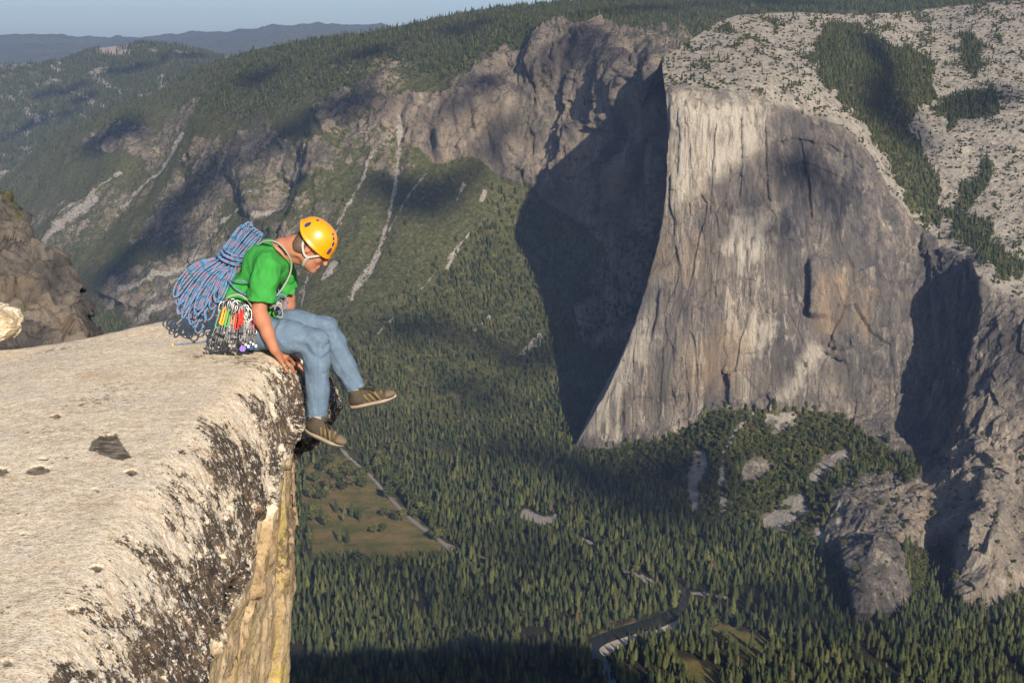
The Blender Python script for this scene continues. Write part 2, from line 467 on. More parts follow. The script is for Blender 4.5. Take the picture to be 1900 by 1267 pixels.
MEADOWS = [[(575, 985), (560, 940), (566, 880), (600, 850), (640, 842), (700, 900), (760, 945), (800, 985), (842, 1020), (820, 1035), (740, 1040), (660, 1042), (610, 1038), (575, 1030)],
           [(1288, 1142), (1330, 1146), (1390, 1172), (1430, 1196), (1440, 1215), (1400, 1218), (1350, 1200), (1310, 1180)],
           [(1250, 1218), (1300, 1230), (1340, 1262), (1330, 1290), (1270, 1260)],
           [(1110, 1172), (1190, 1150), (1235, 1142), (1225, 1150), (1150, 1172), (1098, 1190)]]
meadow = np.zeros(u.shape)
for m_ in MEADOWS: meadow = np.maximum(meadow, inpoly(u, v, m_, 5, 16, sc=22))
bare = strokes(u, v, [([(975, 955), (1005, 965), (1030, 962)], 14, 10), ([(1082, 1000), (1096, 1006)], 6, 4), ([(1190, 1070), (1210, 1082)], 8, 5), ([(1160, 1058), (1250, 1095), (1350, 1108)], 4, 3)], 5, 14)
S3.meadow, S3.rock, S3.scree, S3.forest, S3.floor = meadow, rock, scree, up_forest, isfloor
veg = np.clip(1 - np.maximum(rock, scree), 0, 1)
veg = np.where(isfloor > .5, 1 - bare, veg)
S3.veg = veg; S3.bare = bare

# materials -------------------------------------------------------------
def terrain_mat(name, streaky=False, rockcol=((.112, .102, .092), (.24, .203, .16), (.395, .33, .25)), scale=1.0):
    m = NT(name)
    p1 = m.pos((1, 1, 1)); ps = m.pos((1, 1, .16 if streaky else .45))
    a = m.noise(ps, .012 * scale, 8, .62, .4); b = m.noise(ps, .06 * scale, 6, .65, .6); c = m.noise(p1, .25 * scale, 4, .7)
    rk = m.ramp(a, [(.38, rockcol[0]), (.5, rockcol[1]), (.62, rockcol[2])])
    rk = m.mix(m.math('MULTIPLY', m.step(b, .50, .64), .75), rk, (.125, .118, .115), 'MIX') if streaky else m.mix(m.math('MULTIPLY', m.step(b, .5, .66), .75), rk, (.085, .082, .08))
    rk = m.mix(m.math('MULTIPLY', m.step(c, .48, .64), .45), rk, (.10, .095, .088))
    if streaky:
        # water streaks, cracks and pale scars of the big wall
        w = m.noise(m.pos((1, 1, .07)), .03, 8, .72, .8)
        rk = m.mix(m.math('MULTIPLY', m.step(w, .52, .62), .75), rk, (.55, .485, .39))
        w4 = m.noise(m.pos((1, 1, .045)), .02, 7, .7, .4); rk = m.mix(m.math('MULTIPLY', m.step(w4, .52, .62), .55), rk, (.155, .142, .13))
        w3 = m.noise(m.pos((1, 1, .035)), .10, 7, .78, .3); rk = m.mix(m.math('MULTIPLY', m.step(w3, .53, .60), .8), rk, (.085, .08, .078))
        vq = m.n('ShaderNodeTexVoronoi', feature='DISTANCE_TO_EDGE'); m.l(m.mix(.12, m.pos((1, 1, .30)), m.noise(p1, .03, 4, .6, 0, 1), 'ADD'), vq.inputs['Vector']); vq.inputs['Scale'].default_value = .022
        rk = m.mix(m.math('MULTIPLY', m.math('SUBTRACT', 1.0, m.step(vq.outputs[0], .0, .035)), .55), rk, (.07, .066, .065))
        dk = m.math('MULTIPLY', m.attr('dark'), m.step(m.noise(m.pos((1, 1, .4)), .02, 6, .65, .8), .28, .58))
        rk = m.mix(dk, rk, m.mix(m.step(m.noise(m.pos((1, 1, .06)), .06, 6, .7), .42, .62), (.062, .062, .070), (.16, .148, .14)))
        og = m.math('MULTIPLY', m.math('MULTIPLY', m.attr('orange'), .75), m.step(m.noise(m.pos((1, 1, .2)), .03, 6, .65), .3, .62))
        rk = m.mix(og, rk, (.40, .285, .18))
        wh = m.math('MULTIPLY', m.attr('white'), m.step(m.noise(m.pos((1, 1, .2)), .05, 6, .7), .34, .54))
        rk = m.mix(wh, rk, (.66, .60, .50))
    if streaky:
        w2 = m.noise(m.pos((1, 1, .05)), .055, 6, .7, .5); rk = m.mix(m.math('MULTIPLY', m.step(w2, .54, .68), .55), rk, (.10, .094, .09))
    else:
        t_ = m.noise(p1, .006 * scale, 5, .6); rk = m.mix(m.math('MULTIPLY', m.step(t_, .5, .64), .6), rk, (.30, .235, .175))
    bush = m.noise(p1, .07 * scale, 6, .7); bl = m.voro(p1, .13 * scale)
    vg = m.ramp(bush, [(.36, (.052, .064, .024)), (.52, (.112, .124, .044)), (.66, (.20, .175, .095))])
    vg = m.mix(m.math('MULTIPLY', m.step(bl, .35, .75), .5), vg, (.10, .085, .05))
    va = m.math('ADD', m.math('ADD', m.attr('veg'), m.math('MULTIPLY', m.math('SUBTRACT', m.noise(p1, .045 * scale, 8, .75), .5), 2.6)), m.math('MULTIPLY', m.math('SUBTRACT', m.noise(p1, .011 * scale, 5, .6, 1.0), .5), 1.6))
    col = m.mix(m.step(va, .44, .56), rk, vg)
    sc_ = m.ramp(m.noise(p1, .3 * scale, 5, .75), [(.36, (.20, .18, .16)), (.52, (.46, .42, .36)), (.68, (.62, .575, .50))])
    sa = m.math('ADD', m.attr('scree'), m.math('MULTIPLY', m.math('SUBTRACT', m.noise(p1, .08 * scale, 6, .75), .5), 2.2))
    col = m.mix(m.step(sa, .5, .62), col, sc_)
    md = m.ramp(m.noise(p1, .018, 6, .65), [(.36, (.125, .135, .042)), (.5, (.21, .18, .06)), (.64, (.30, .205, .085))])
    col = m.mix(m.attr('meadow'), col, md)
    col = m.mix(m.math('MULTIPLY', m.attr('ground'), m.math('SUBTRACT', 1.0, m.attr('meadow'))), col, m.mix(m.noise(p1, .05, 5), (.035, .036, .016), (.075, .06, .032)))
    hgt = m.math('ADD', m.noise(ps, .05 * scale, 9, .75), m.math('MULTIPLY', m.noise(p1, .2 * scale, 7, .75), .6))
    return m.done(col, .95, m.bump(hgt, 1.0, 14.0 / scale), .1)

MAT_T3 = terrain_mat('valley_wall_ground')
ext = S3.P[0] + np.array([0, 700, -350.])              # the back of the ridge
P3 = np.concatenate([ext[None], S3.P], 0)
pad = lambda a: np.concatenate([a[:1], a], 0)
valley = mesh_np('valley_terrain', P3, grid_faces(NR3 + 1, NC3), MAT_T3,
                 attrs=dict(veg=pad(veg), scree=pad(np.maximum(scree, bare)), meadow=pad(meadow), ground=pad(isfloor * (1 - bare))))
tag(valley, kind='structure')

# ------------------------------------------------------------------ far hills
def ridge(name, top, bottom, Ytop, Ybot, u0, u1, n_c, n_r, mat, relief, wl):
    U, T = np.meshgrid(np.linspace(u0, u1, n_c), np.linspace(0, 1, n_r))
    tv = lerp_line(top)(U); bv = lerp_line(bottom)(U)
    Vv = tv + (bv - tv) * T
    Y = np.exp((1 - T) * np.log(Ytop) + T * np.log(Ybot))
    s = make_sheet(U, Vv, Y)
    pw = s.P.reshape(-1, 3)
    d = relief * (ridged(pw / wl, 4).reshape(U.shape) - .5) * smooth(0, .06, T)
    d += relief * .25 * fbm(pw / (wl * .2), 4).reshape(U.shape) * smooth(0, .03, T)
    s.P = s.P + s.n * d[..., None]; s.n = vert_normals(s.P); s.T = T
    P = np.concatenate([(s.P[0] + np.array([0, 900, -400.]))[None], s.P], 0)
    s.mat = mat
    return s, P
TOP4 = [(-80, 126), (0, 120), (60, 117), (120, 113), (150, 102), (185, 90), (230, 84), (265, 80), (330, 84), (370, 94), (400, 105), (440, 114), (500, 118), (580, 128)]
S4, P4 = ridge('far_hill', TOP4, [(-80, 470), (0, 430), (200, 300), (350, 220), (580, 180)], 10500, 7900, -80, 580, 330, 150, None, 55, 900)
u, v = S4.u, S4.v
nz = fbm(np.stack([u / 40, v / 22, 0 * u + 5], -1).reshape(-1, 3), 5).reshape(u.shape)
r4 = np.maximum.reduce([inpoly(u, v, [(170, 95), (200, 85), (265, 74), (330, 78), (345, 84), (270, 84), (225, 100), (190, 112)], 6, 12, sc=20), .9 * inpoly(u, v, [(-80, 118), (60, 116), (130, 108), (130, 120), (60, 132), (0, 140), (-80, 150)], 6, 14, sc=24), (.70 * smooth(.02, .36, nz))])
far_hill = mesh_np('far_hill', P4, grid_faces(151, 330), terrain_mat('far_hill_ground', scale=.6, rockcol=((.3, .26, .24), (.4, .34, .3), (.46, .4, .34))),
                   attrs=dict(veg=pad(1 - r4), scree=pad(0 * r4), meadow=pad(0 * r4), ground=pad(0 * r4)))
tag(far_hill, kind='structure'); S4.veg = 1 - r4
TOP5 = [(-80, 70), (0, 70), (60, 70), (100, 69), (140, 72), (200, 73), (260, 70), (300, 67), (340, 66), (400, 64), (440, 61), (480, 57), (520, 51), (560, 48), (600, 47), (650, 48), (700, 50), (780, 58), (860, 70)]
S5, P5 = ridge('horizon_hills', TOP5, [(-80, 190), (860, 190)], 24000, 13000, -80, 860, 360, 60, None, 120, 1500)
z5 = np.zeros(S5.u.shape)
hor = mesh_np('horizon_hills', P5, grid_faces(61, 360), terrain_mat('horizon_ground', scale=.4),
              attrs=dict(veg=pad(z5 + .92), scree=pad(z5), meadow=pad(z5), ground=pad(z5)))
tag(hor, kind='structure'); S5.veg = z5 + 1

# ------------------------------------------------------------------ near cliff on the left
T1c = lerp_line([(372, -200), (380, 0), (395, 22), (410, 40), (430, 55), (450, 68), (480, 92), (500, 106), (530, 130), (570, 154), (600, 164), (625, 172), (680, 178), (760, 190)])
NR1, NC1 = 200, 170
Sg, Vg = np.meshgrid(np.linspace(0, 1, NC1), np.linspace(374, 760, NR1))
edge = T1c(Vg) + 4 * fbm(np.stack([Vg / 14, 0 * Vg, 0 * Vg], -1).reshape(-1, 3), 3).reshape(Vg.shape)
Ug = -320 + Sg * (edge + 320)
Y1 = 640 - .35 * (Vg - 380) + 160 * np.clip(Sg - .55, 0, 1) ** 2 + 250 * smooth(.965, 1.0, Sg)
S1 = make_sheet(Ug, Vg, Y1)
pw = S1.P.reshape(-1, 3)
d1 = (7 * facets(pw * np.array([1 / 38., 1 / 50., 1 / 90.]) + .05 * fbm(pw / 20., 3)[:, None]) + 4.5 * facets(pw / np.array([11., 11., 30.])) + 5 * (ridged(pw / np.array([16., 16., 110.]), 4) - .5) + 2 * fbm(pw / 8., 3)).reshape(Ug.shape) * (1 - smooth(.96, 1, Sg))
S1.P = S1.P + S1.n * d1[..., None]; S1.n = vert_normals(S1.P)
v1 = np.clip((1 - smooth(380, 470, Vg - .25 * Ug)) * .55 + .25 * smooth(-.1, .5, fbm(pw / 14., 4).reshape(Ug.shape)), 0, 1)
z1 = 0 * v1; S1.veg = v1
side = S1.P[:, -1] + np.array([-260, 420, 0.])
P1 = np.concatenate([S1.P, side[:, None]], 1)
pad1 = lambda a: np.concatenate([a, a[:, -1:]], 1)
cl1 = mesh_np('near_cliff', P1, grid_faces(NR1, NC1 + 1), terrain_mat('near_cliff_rock', scale=4.5, rockcol=((.085, .08, .078), (.165, .15, .135), (.27, .235, .195))),
              attrs=dict(veg=pad1(v1 * .8), scree=pad1(z1), meadow=pad1(z1), ground=pad1(z1)))
tag(cl1, kind='structure')

# ------------------------------------------------------------------ the great granite wall
Lp = lerp_line([(-40, 1226), (108, 1228), (130, 1229), (160, 1233), (200, 1238), (250, 1240), (300, 1238), (350, 1236), (400, 1231), (450, 1222), (500, 1208), (550, 1194), (600, 1178), (650, 1160), (700, 1138), (740, 1118), (780, 1095), (810, 1077), (832, 1063), (850, 1046), (900, 1010), (1320, 900)])
top2 = lerp_line([(900, 110), (1226, 110), (1245, 98), (1270, 82), (1300, 62), (1335, 40), (1370, 28), (1420, 25), (1480, 23), (1540, 26), (1600, 26), (1660, 24), (1700, 20), (1760, 13), (1820, 7), (1880, 1), (1960, -8), (2000, -14)])
C2 = [(1228, 112, 3560), (1234, 165, 3370), (1240, 250, 3340), (1235, 330, 3325), (1231, 400, 3310), (1208, 500, 3295), (1178, 600, 3290), (1138, 700, 3290), (1095, 780, 3305), (1063, 832, 3325), (1020, 880, 3250), (960, 1000, 2800),
      (1300, 170, 3345), (1300, 300, 3300), (1300, 420, 3275), (1280, 560, 3255), (1250, 700, 3240), (1200, 800, 3255), (1160, 828, 3260), (1300, 770, 3215), (1270, 800, 3220),
      (1400, 178, 3360), (1400, 230, 3325), (1400, 400, 3275), (1400, 550, 3235), (1400, 700, 3190), (1400, 752, 3175),
      (1500, 210, 3430), (1500, 300, 3350), (1500, 430, 3290), (1500, 580, 3230), (1500, 700, 3175), (1500, 765, 3150),
      (1580, 260, 3450), (1590, 380, 3340), (1590, 500, 3275), (1590, 640, 3210), (1590, 780, 3130),
      (1660, 370, 3430), (1680, 480, 3330), (1680, 600, 3240), (1680, 720, 3165), (1680, 820, 3060),
      (1740, 500, 3290), (1745, 600, 3235), (1735, 720, 3150), (1715, 830, 3040),
      (1790, 490, 3210), (1825, 560, 3115), (1815, 640, 3065), (1795, 740, 2990), (1780, 800, 2945), (1760, 880, 2810), (1900, 600, 2960), (1900, 720, 2860), (1900, 820, 2760), (1960, 700, 2850),
      (1840, 520, 3120), (1890, 540, 3080), (1900, 480, 3240),
      (1300, 100, 3640), (1300, 70, 3850), (1370, 40, 4050), (1450, 28, 4250), (1400, 100, 3650), (1450, 140, 3520), (1550, 120, 3800), (1550, 40, 4350), (1650, 40, 4500), (1700, 24, 4800), (1800, 40, 4600), (1900, 10, 4700), (1960, 0, 4700),
      (1640, 160, 3850), (1650, 260, 3640), (1700, 330, 3560), (1740, 200, 3900), (1740, 420, 3420), (1850, 120, 4150), (1900, 200, 3850), (1850, 300, 3620), (1800, 400, 3420), (1900, 400, 3380), (1960, 300, 3600),
      (1350, 850, 3000), (1300, 900, 2930), (1250, 870, 3060), (1430, 880, 2950), (1400, 980, 2740), (1330, 1000, 2690), (1500, 860, 2980), (1500, 950, 2760), (1480, 1040, 2570), (1150, 900, 3050), (1200, 960, 2870), (1300, 1100, 2480), (1430, 1130, 2390),
      (1560, 860, 2960), (1580, 920, 2760), (1560, 990, 2600), (1530, 1060, 2540), (1650, 880, 2870), (1700, 900, 2790), (1650, 950, 2660), (1600, 985, 2560), (1700, 960, 2610), (1690, 1005, 2530),
      (1620, 1000, 2500), (1600, 1060, 2400), (1580, 1120, 2340), (1620, 1160, 2290), (1660, 1100, 2350), (1680, 1150, 2300), (1545, 1120, 2440),
      (1740, 1020, 2590), (1740, 1100, 2430), (1740, 1160, 2300), (1800, 1140, 2300), (1830, 1080, 2370), (1800, 1000, 2480), (1840, 900, 2640), (1900, 1000, 2480), (1870, 1120, 2310), (1900, 900, 2650), (1960, 1000, 2480), (1960, 1100, 2330), (1900, 1160, 2240),
      (1300, 1260, 2150), (1600, 1260, 2120), (1900, 1260, 2080), (1000, 1200, 2300)]
rbf2 = rbf([(a, b, math.log(c)) for a, b, c in C2], 400, 2e-5)
NR2, NC2 = 800, 620
Sg, Tg = np.meshgrid(np.linspace(0, 1, NC2), np.linspace(0, 1, NR2))
VB = 1290.0
Vv = VB * Tg
for _ in range(8):
    pj = 3.2 * fbm(np.stack([Vv / 22, 0 * Vv, 0 * Vv + 6], -1).reshape(-1, 3), 4).reshape(Vv.shape) * smooth(120, 200, Vv)
    Uu = Lp(Vv) + pj * (1 - smooth(.0, .06, Sg)) + Sg * (1985 - Lp(Vv)); tv = top2(Uu); Vv = tv + (VB - tv) * Tg
u, v = Uu, Vv
Y2 = np.exp(rbf2(u, v))
STEP2 = [  # (line top to bottom, metres the right side stands nearer, decay px right, decay px left, edge px)
    ([(1790, 470), (1812, 520), (1818, 560), (1806, 640), (1790, 720), (1772, 790), (1750, 860), (1738, 905)], 105, 110, 8, 5),
    ([(1705, 400), (1720, 470), (1725, 540), (1735, 640), (1738, 760)], 30, 26, 6, 3),
    ([(1760, 545), (1772, 640), (1768, 700)], 30, 16, 5, 2),
    ([(1835, 880), (1800, 960), (1770, 1010), (1760, 1070), (1790, 1140)], 62, 110, 10, 5),
    ([(1860, 930), (1840, 985), (1822, 1030)], 35, 22, 8, 4),
    ([(1552, 1000), (1566, 1050), (1580, 1100), (1585, 1160)], 70, 110, 12, 4),
    ([(1500, 475), (1506, 540), (1500, 592)], 55, 26, 10, 3),
    ([(1350, 690), (1356, 722), (1352, 752)], 28, 26, 9, 2),
    ([(1424, 730), (1430, 745), (1424, 765)], 20, 14, 8, 2),
    ([(1245, 190), (1243, 230), (1232, 300)], 16, 10, 8, 2),
    ([(1262, 190), (1264, 260), (1258, 330)], 8, 10, 6, 2),
    ([(1328, 220), (1325, 300), (1318, 400)], 8, 12, 8, 2), ([(1378, 190), (1380, 280), (1372, 380)], 10, 12, 8, 2),
    ([(1225, 530), (1222, 580), (1208, 640)], 14, 14, 6, 2), ([(1420, 210), (1424, 300), (1430, 380)], 12, 14, 8, 2),
    ([(1560, 1010), (1600, 900), (1640, 870)], 20, 22, 8, 3), ([(1600, 990), (1650, 920), (1720, 890)], 50, 60, 9, 4),
    ([(1480, 240), (1500, 330), (1510, 420)], 14, 20, 10, 2)]
ROOF2 = [  # overhangs: (line left to right, metres the part above stands nearer, decay px)
    ([(1520, 652), (1545, 656), (1565, 668), (1580, 685)], 22, 20), ([(1535, 640), (1552, 648), (1575, 642)], 16, 14),
    ([(1410, 270), (1470, 258), (1540, 270), (1600, 310), (1640, 370), (1690, 425)], 16, 24),
    ([(1420, 320), (1490, 300), (1560, 330), (1620, 385)], 10, 20),
    ([(1340, 690), (1350, 692), (1362, 700)], 14, 8), ([(1230, 168), (1300, 172), (1400, 182), (1480, 205)], 9, 12)]
dY = np.zeros(u.shape)
jit = 3.0 * fbm(np.stack([u / 30, v / 30, 0 * u + 9], -1).reshape(-1, 3), 3).reshape(u.shape)
for line, m_, wr, wl, e in STEP2:
    d, s_, t = line_sd(u, v, line)
    x = -s_ * d + jit                           # + to the right of a line drawn downwards
    m_ = m_ if m_ > 60 else .6 * m_
    endf = smooth(0, .14, t) * (1 - smooth(.86, 1, t)) if m_ < 100 else smooth(0, .08, t) * (1 - smooth(.62, 1, t))
    dY -= m_ * endf * np.where(x > 0, np.exp(-np.maximum(x - e, 0) / wr) * smooth(0, e, x), 0)
    dY += .35 * m_ * endf * np.where(x <= 0, np.exp(x / (wl * 2.0)), 0) * smooth(0, 3, -x)
for line, m_, w in ROOF2:
    d, s_, t = line_sd(u, v, line)
    x = -s_ * d + jit * .6                        # + above for a line drawn to the right
    dY -= .6 * m_ * smooth(0, .2, t) * (1 - smooth(.8, 1, t)) * np.where(-x > 0, 0, np.exp(-np.maximum(x, 0) / w) * smooth(0, 2.5, x))
S2 = make_sheet(u, v, Y2 + dY)
# zones of the sheet
rim = lerp_line([(1200, 160), (1300, 168), (1400, 178), (1470, 205), (1530, 225), (1580, 252), (1620, 300), (1650, 360), (1690, 410), (1740, 450), (1790, 478), (1815, 515), (1850, 545), (1890, 560), (1990, 570)])
base = lerp_line([(1000, 835), (1063, 834), (1160, 830), (1230, 812), (1290, 782), (1330, 758), (1400, 756), (1500, 762), (1560, 775), (1600, 800), (1650, 835), (1700, 870), (1740, 900), (1760, 905), (1990, 905)])
face = smooth(-10, 8, v - rim(u)) * (1 - smooth(-8, 8, v - base(u)))
summit = 1 - smooth(-10, 8, v - rim(u))
SLAB2 = [[(1555, 900), (1600, 880), (1690, 885), (1745, 850), (1800, 820), (1990, 800), (1990, 1120), (1900, 1105), (1850, 1140), (1800, 1152), (1770, 1120), (1745, 1030), (1690, 1010), (1680, 1020), (1690, 1100), (1680, 1150), (1620, 1165), (1570, 1140), (1545, 1060), (1530, 1000), (1540, 940)]]
slab = inpoly(u, v, SLAB2[0], 6, 14, sc=30)
lower = (1 - summit) * (1 - face)
pw = S2.P.reshape(-1, 3)
flut = ridged(pw * np.array([1 / 95., 1 / 95., 1 / 900.]), 5).reshape(u.shape)
flut2 = ridged(pw * np.array([1 / 34., 1 / 34., 1 / 420.]) + 11, 4).reshape(u.shape)
blk = ridged(pw * np.array([1 / 150., 1 / 150., 1 / 230.]) + 40, 5).reshape(u.shape)
fn = fbm(pw * np.array([1 / 26., 1 / 26., 1 / 60.]), 4).reshape(u.shape)
sm = fbm(pw / 60., 5).reshape(u.shape)
east = smooth(1480, 1640, u) * smooth(350, 480, v)
prow = smooth(0, .02, Sg)
pm = S2.P.reshape(-1, 3); pm = pm + 12 * np.stack([fbm(pm / 110. + q, 3) for q in (0, 31.7, 57.1)], -1)
f1 = facets(pm * np.array([1 / 120., 1 / 120., 1 / 420.])).reshape(u.shape); f2 = facets(pm * np.array([1 / 40., 1 / 40., 1 / 190.]) + 5).reshape(u.shape); f3 = facets(pm * np.array([1 / 16., 1 / 16., 1 / 60.]) + 9).reshape(u.shape)
diag = ridged(np.stack([(pw[:, 0] * .8 - pw[:, 2] * .6) / 42., pw[:, 1] / 90., (pw[:, 0] * .6 + pw[:, 2] * .8) / 400.], -1), 4).reshape(u.shape)
disp = face * prow * (5 * (flut - .5) + 3.0 * (flut2 - .5) + (8 + 4 * east) * f1 + (5 + 1 * east) * f2 + 5 * east * (diag - .5) + 2.6 * f3 + 1.2 * fn) + summit * (4 * sm + 1.2 * f2) * smooth(0, .03, Tg) + slab * (9 * f1 + 4.5 * f2 + 3 * f3 + 2 * fn + 6 * (diag - .5)) + lower * (1 - slab) * 7 * sm
S2.P = S2.P + S2.n * disp[..., None]
S2.n = vert_normals(S2.P)
# surface zones
FOREST2 = [[(1520, 60), (1560, 40), (1640, 75), (1720, 105), (1735, 180), (1705, 200), (1690, 240), (1740, 330), (1748, 400), (1735, 420), (1690, 385), (1650, 300), (1600, 230), (1540, 165), (1510, 110)],
           [(1760, 400), (1790, 340), (1830, 300), (1850, 320), (1800, 380), (1775, 430)], [(1770, 400), (1820, 400), (1860, 470), (1900, 490), (1900, 520), (1840, 500), (1780, 450)],
           [(1770, 180), (1850, 170), (1860, 200), (1780, 205)], [(1810, 150), (1830, 90), (1800, 60), (1770, 90)], [(1720, 200), (1840, 160), (1850, 210), (1760, 230)]]
OAKS2 = [[(1050, 836), (1160, 838), (1240, 815), (1300, 785), (1335, 758), (1380, 762), (1420, 790), (1440, 770), (1500, 758), (1560, 770), (1585, 800), (1570, 835), (1520, 850), (1500, 880), (1530, 900), (1545, 930), (1525, 990), (1540, 1060), (1560, 1140), (1500, 1140), (1420, 1090), (1350, 1045), (1300, 1030), (1200, 960), (1100, 890)],
         [(1590, 850), (1620, 832), (1655, 845), (1660, 865), (1620, 880), (1600, 870)], [(1670, 880), (1700, 855), (1720, 862), (1700, 880), (1680, 895)],
         [(1680, 1015), (1720, 1020), (1750, 1012), (1770, 1060), (1775, 1120), (1800, 1155), (1700, 1160), (1690, 1090)], [(1850, 835), (1900, 825), (1990, 820), (1990, 860), (1890, 900), (1860, 890)]]
SCREE2 = [([(1478, 938), (1440, 962), (1405, 985), (1375, 1030)], 30, 15), ([(1570, 840), (1530, 860), (1510, 885)], 12, 9), ([(1395, 770), (1370, 800), (1340, 850), (1340, 900), (1340, 935)], 6, 6),
          ([(1300, 850), (1285, 890), (1290, 950)], 18, 10), ([(1425, 775), (1470, 770), (1440, 790)], 8, 8), ([(1520, 985), (1525, 1010), (1515, 1040)], 8, 5), ([(1350, 935), (1310, 1010), (1330, 1035)], 6, 6), ([(1470, 1000), (1490, 1030)], 8, 5), ([(1330, 1010), (1280, 985)], 4, 4)]
KNOB = inpoly(u, v, [(1370, 880), (1390, 850), (1415, 845), (1430, 865), (1420, 890), (1390, 905)], 4, 5, sc=15)
forest2 = np.maximum.reduce([inpoly(u, v, q, 6, 22, sc=28) for q in FOREST2])
oaks2 = np.maximum.reduce([inpoly(u, v, q, 6, 12, sc=24) for q in OAKS2])
scree2 = .85 * strokes(u, v, SCREE2, 13, 15) * lower; scree2d = np.maximum(strokes(u, v, [(l_, a_ + 1, b_ + 1) for l_, a_, b_ in SCREE2], 4, 16), strokes(u, v, [([(x_, y_ + 13) for x_, y_ in l_], a_ + 3, b_ + 3) for l_, a_, b_ in SCREE2 if a_ > 7], 4, 16)) * lower
nz = fbm(np.stack([u / 34, v / 16, 0 * u + 2], -1).reshape(-1, 3), 5).reshape(u.shape)
sparse = summit * (.20 + .80 * smooth(.02, .42, nz + .25 * fbm(np.stack([u / 90, v / 40, 0 * u + 12], -1).reshape(-1, 3), 3).reshape(u.shape)))
forest2 *= summit; oaks2 = oaks2 * lower * (1 - KNOB) * (1 - .97 * np.clip(scree2d * 1.6, 0, 1))
outer = lower * (1 - slab) * (1 - KNOB) * (1 - np.clip(scree2d * 1.6, 0, 1)) * (1 - oaks2)
veg2 = np.clip(.85 * forest2 + .75 * oaks2 + .25 * sparse + .6 * outer + .12 * slab, 0, 1)
dark = np.maximum.reduce([.62 * inpoly(u, v, [(1590, 470), (1680, 440), (1800, 520), (1810, 640), (1780, 780), (1740, 890), (1640, 830), (1590, 780)], 14, 20, sc=30), .5 * inpoly(u, v, [(1400, 210), (1600, 255), (1830, 530), (1810, 800), (1540, 770), (1470, 640), (1420, 420)], 40, 40, sc=60), inpoly(u, v, [(1440, 330), (1470, 280), (1540, 250), (1600, 300), (1660, 380), (1690, 440), (1640, 470), (1560, 440), (1480, 460), (1430, 430)], 30, 40, sc=50),  # dark diorite; recess zone also holds part of its cast shade as colour
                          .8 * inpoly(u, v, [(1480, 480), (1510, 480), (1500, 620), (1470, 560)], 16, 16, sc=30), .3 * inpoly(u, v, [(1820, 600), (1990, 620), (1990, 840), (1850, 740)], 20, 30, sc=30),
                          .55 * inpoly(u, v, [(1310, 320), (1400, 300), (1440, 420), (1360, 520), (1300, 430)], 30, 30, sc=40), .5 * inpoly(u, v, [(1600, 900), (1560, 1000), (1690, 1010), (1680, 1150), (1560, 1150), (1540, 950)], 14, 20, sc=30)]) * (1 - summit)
orange = np.maximum.reduce([.38 * inpoly(u, v, [(1640, 880), (1760, 860), (1830, 800), (1900, 800), (1900, 1110), (1800, 1140), (1760, 1000), (1660, 1000)], 14, 24, sc=26), .75 * inpoly(u, v, [(1270, 640), (1330, 600), (1390, 620), (1370, 700), (1290, 740)], 25, 25, sc=30), .8 * inpoly(u, v, [(1520, 500), (1570, 500), (1590, 600), (1530, 640), (1510, 580)], 18, 20, sc=30), .7 * inpoly(u, v, [(1590, 520), (1620, 540), (1612, 640), (1592, 600)], 10, 10, sc=20),
                            .9 * inpoly(u, v, [(1730, 890), (1700, 900), (1660, 1000), (1690, 1005), (1740, 930)], 8, 9, sc=18), .5 * inpoly(u, v, [(1230, 420), (1320, 440), (1300, 520), (1210, 520)], 30, 25, sc=30), .35 * inpoly(u, v, [(1240, 250), (1330, 230), (1320, 380), (1240, 400)], 30, 25, sc=30)]) * (1 - summit)
white = np.maximum.reduce([.8 * inpoly(u, v, [(1240, 180), (1430, 190), (1420, 260), (1330, 330), (1260, 380), (1242, 300)], 20, 25, sc=30), .8 * inpoly(u, v, [(1360, 400), (1430, 390), (1420, 470), (1380, 500), (1340, 470)], 16, 20, sc=26),
                           .6 * inpoly(u, v, [(1400, 580), (1440, 600), (1410, 660), (1380, 620)], 12, 14, sc=22), .6 * inpoly(u, v, [(1500, 640), (1540, 650), (1470, 740), (1440, 740)], 14, 14, sc=22), .9 * inpoly(u, v, [(1560, 930), (1572, 920), (1566, 960), (1550, 990)], 5, 6, sc=12),
                           .50 * summit, .22 * inpoly(u, v, [(1640, 880), (1760, 860), (1830, 800), (1900, 800), (1900, 1110), (1800, 1140), (1760, 1000), (1660, 1000)], 14, 24, sc=26), .5 * inpoly(u, v, [(1180, 560), (1240, 500), (1220, 640), (1100, 800), (1080, 810)], 16, 20, sc=30)])
S2.veg, S2.forest, S2.oaks, S2.sparse, S2.face, S2.slab, S2.summit, S2.scree, S2.outer = veg2, forest2, oaks2, sparse, face, slab, summit, scree2, outer
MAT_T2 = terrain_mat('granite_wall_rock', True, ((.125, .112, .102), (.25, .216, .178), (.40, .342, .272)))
left = S2.P[:, :1] + np.array([[[60, 350, 0.], [10, 60, 0]]])       # the wall turns away behind the prow
P2 = np.concatenate([left, S2.P], 1)
P2 = np.concatenate([P2[:1] + np.array([0, 900, -250.]), P2], 0)
def pad2(a):
    a = np.concatenate([a[:, :1], a[:, :1], a], 1); return np.concatenate([a[:1], a], 0)
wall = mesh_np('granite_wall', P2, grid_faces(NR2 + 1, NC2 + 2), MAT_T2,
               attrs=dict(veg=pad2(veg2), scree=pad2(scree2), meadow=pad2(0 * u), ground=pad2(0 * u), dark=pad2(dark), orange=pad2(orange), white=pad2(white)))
tag(wall, kind='structure')

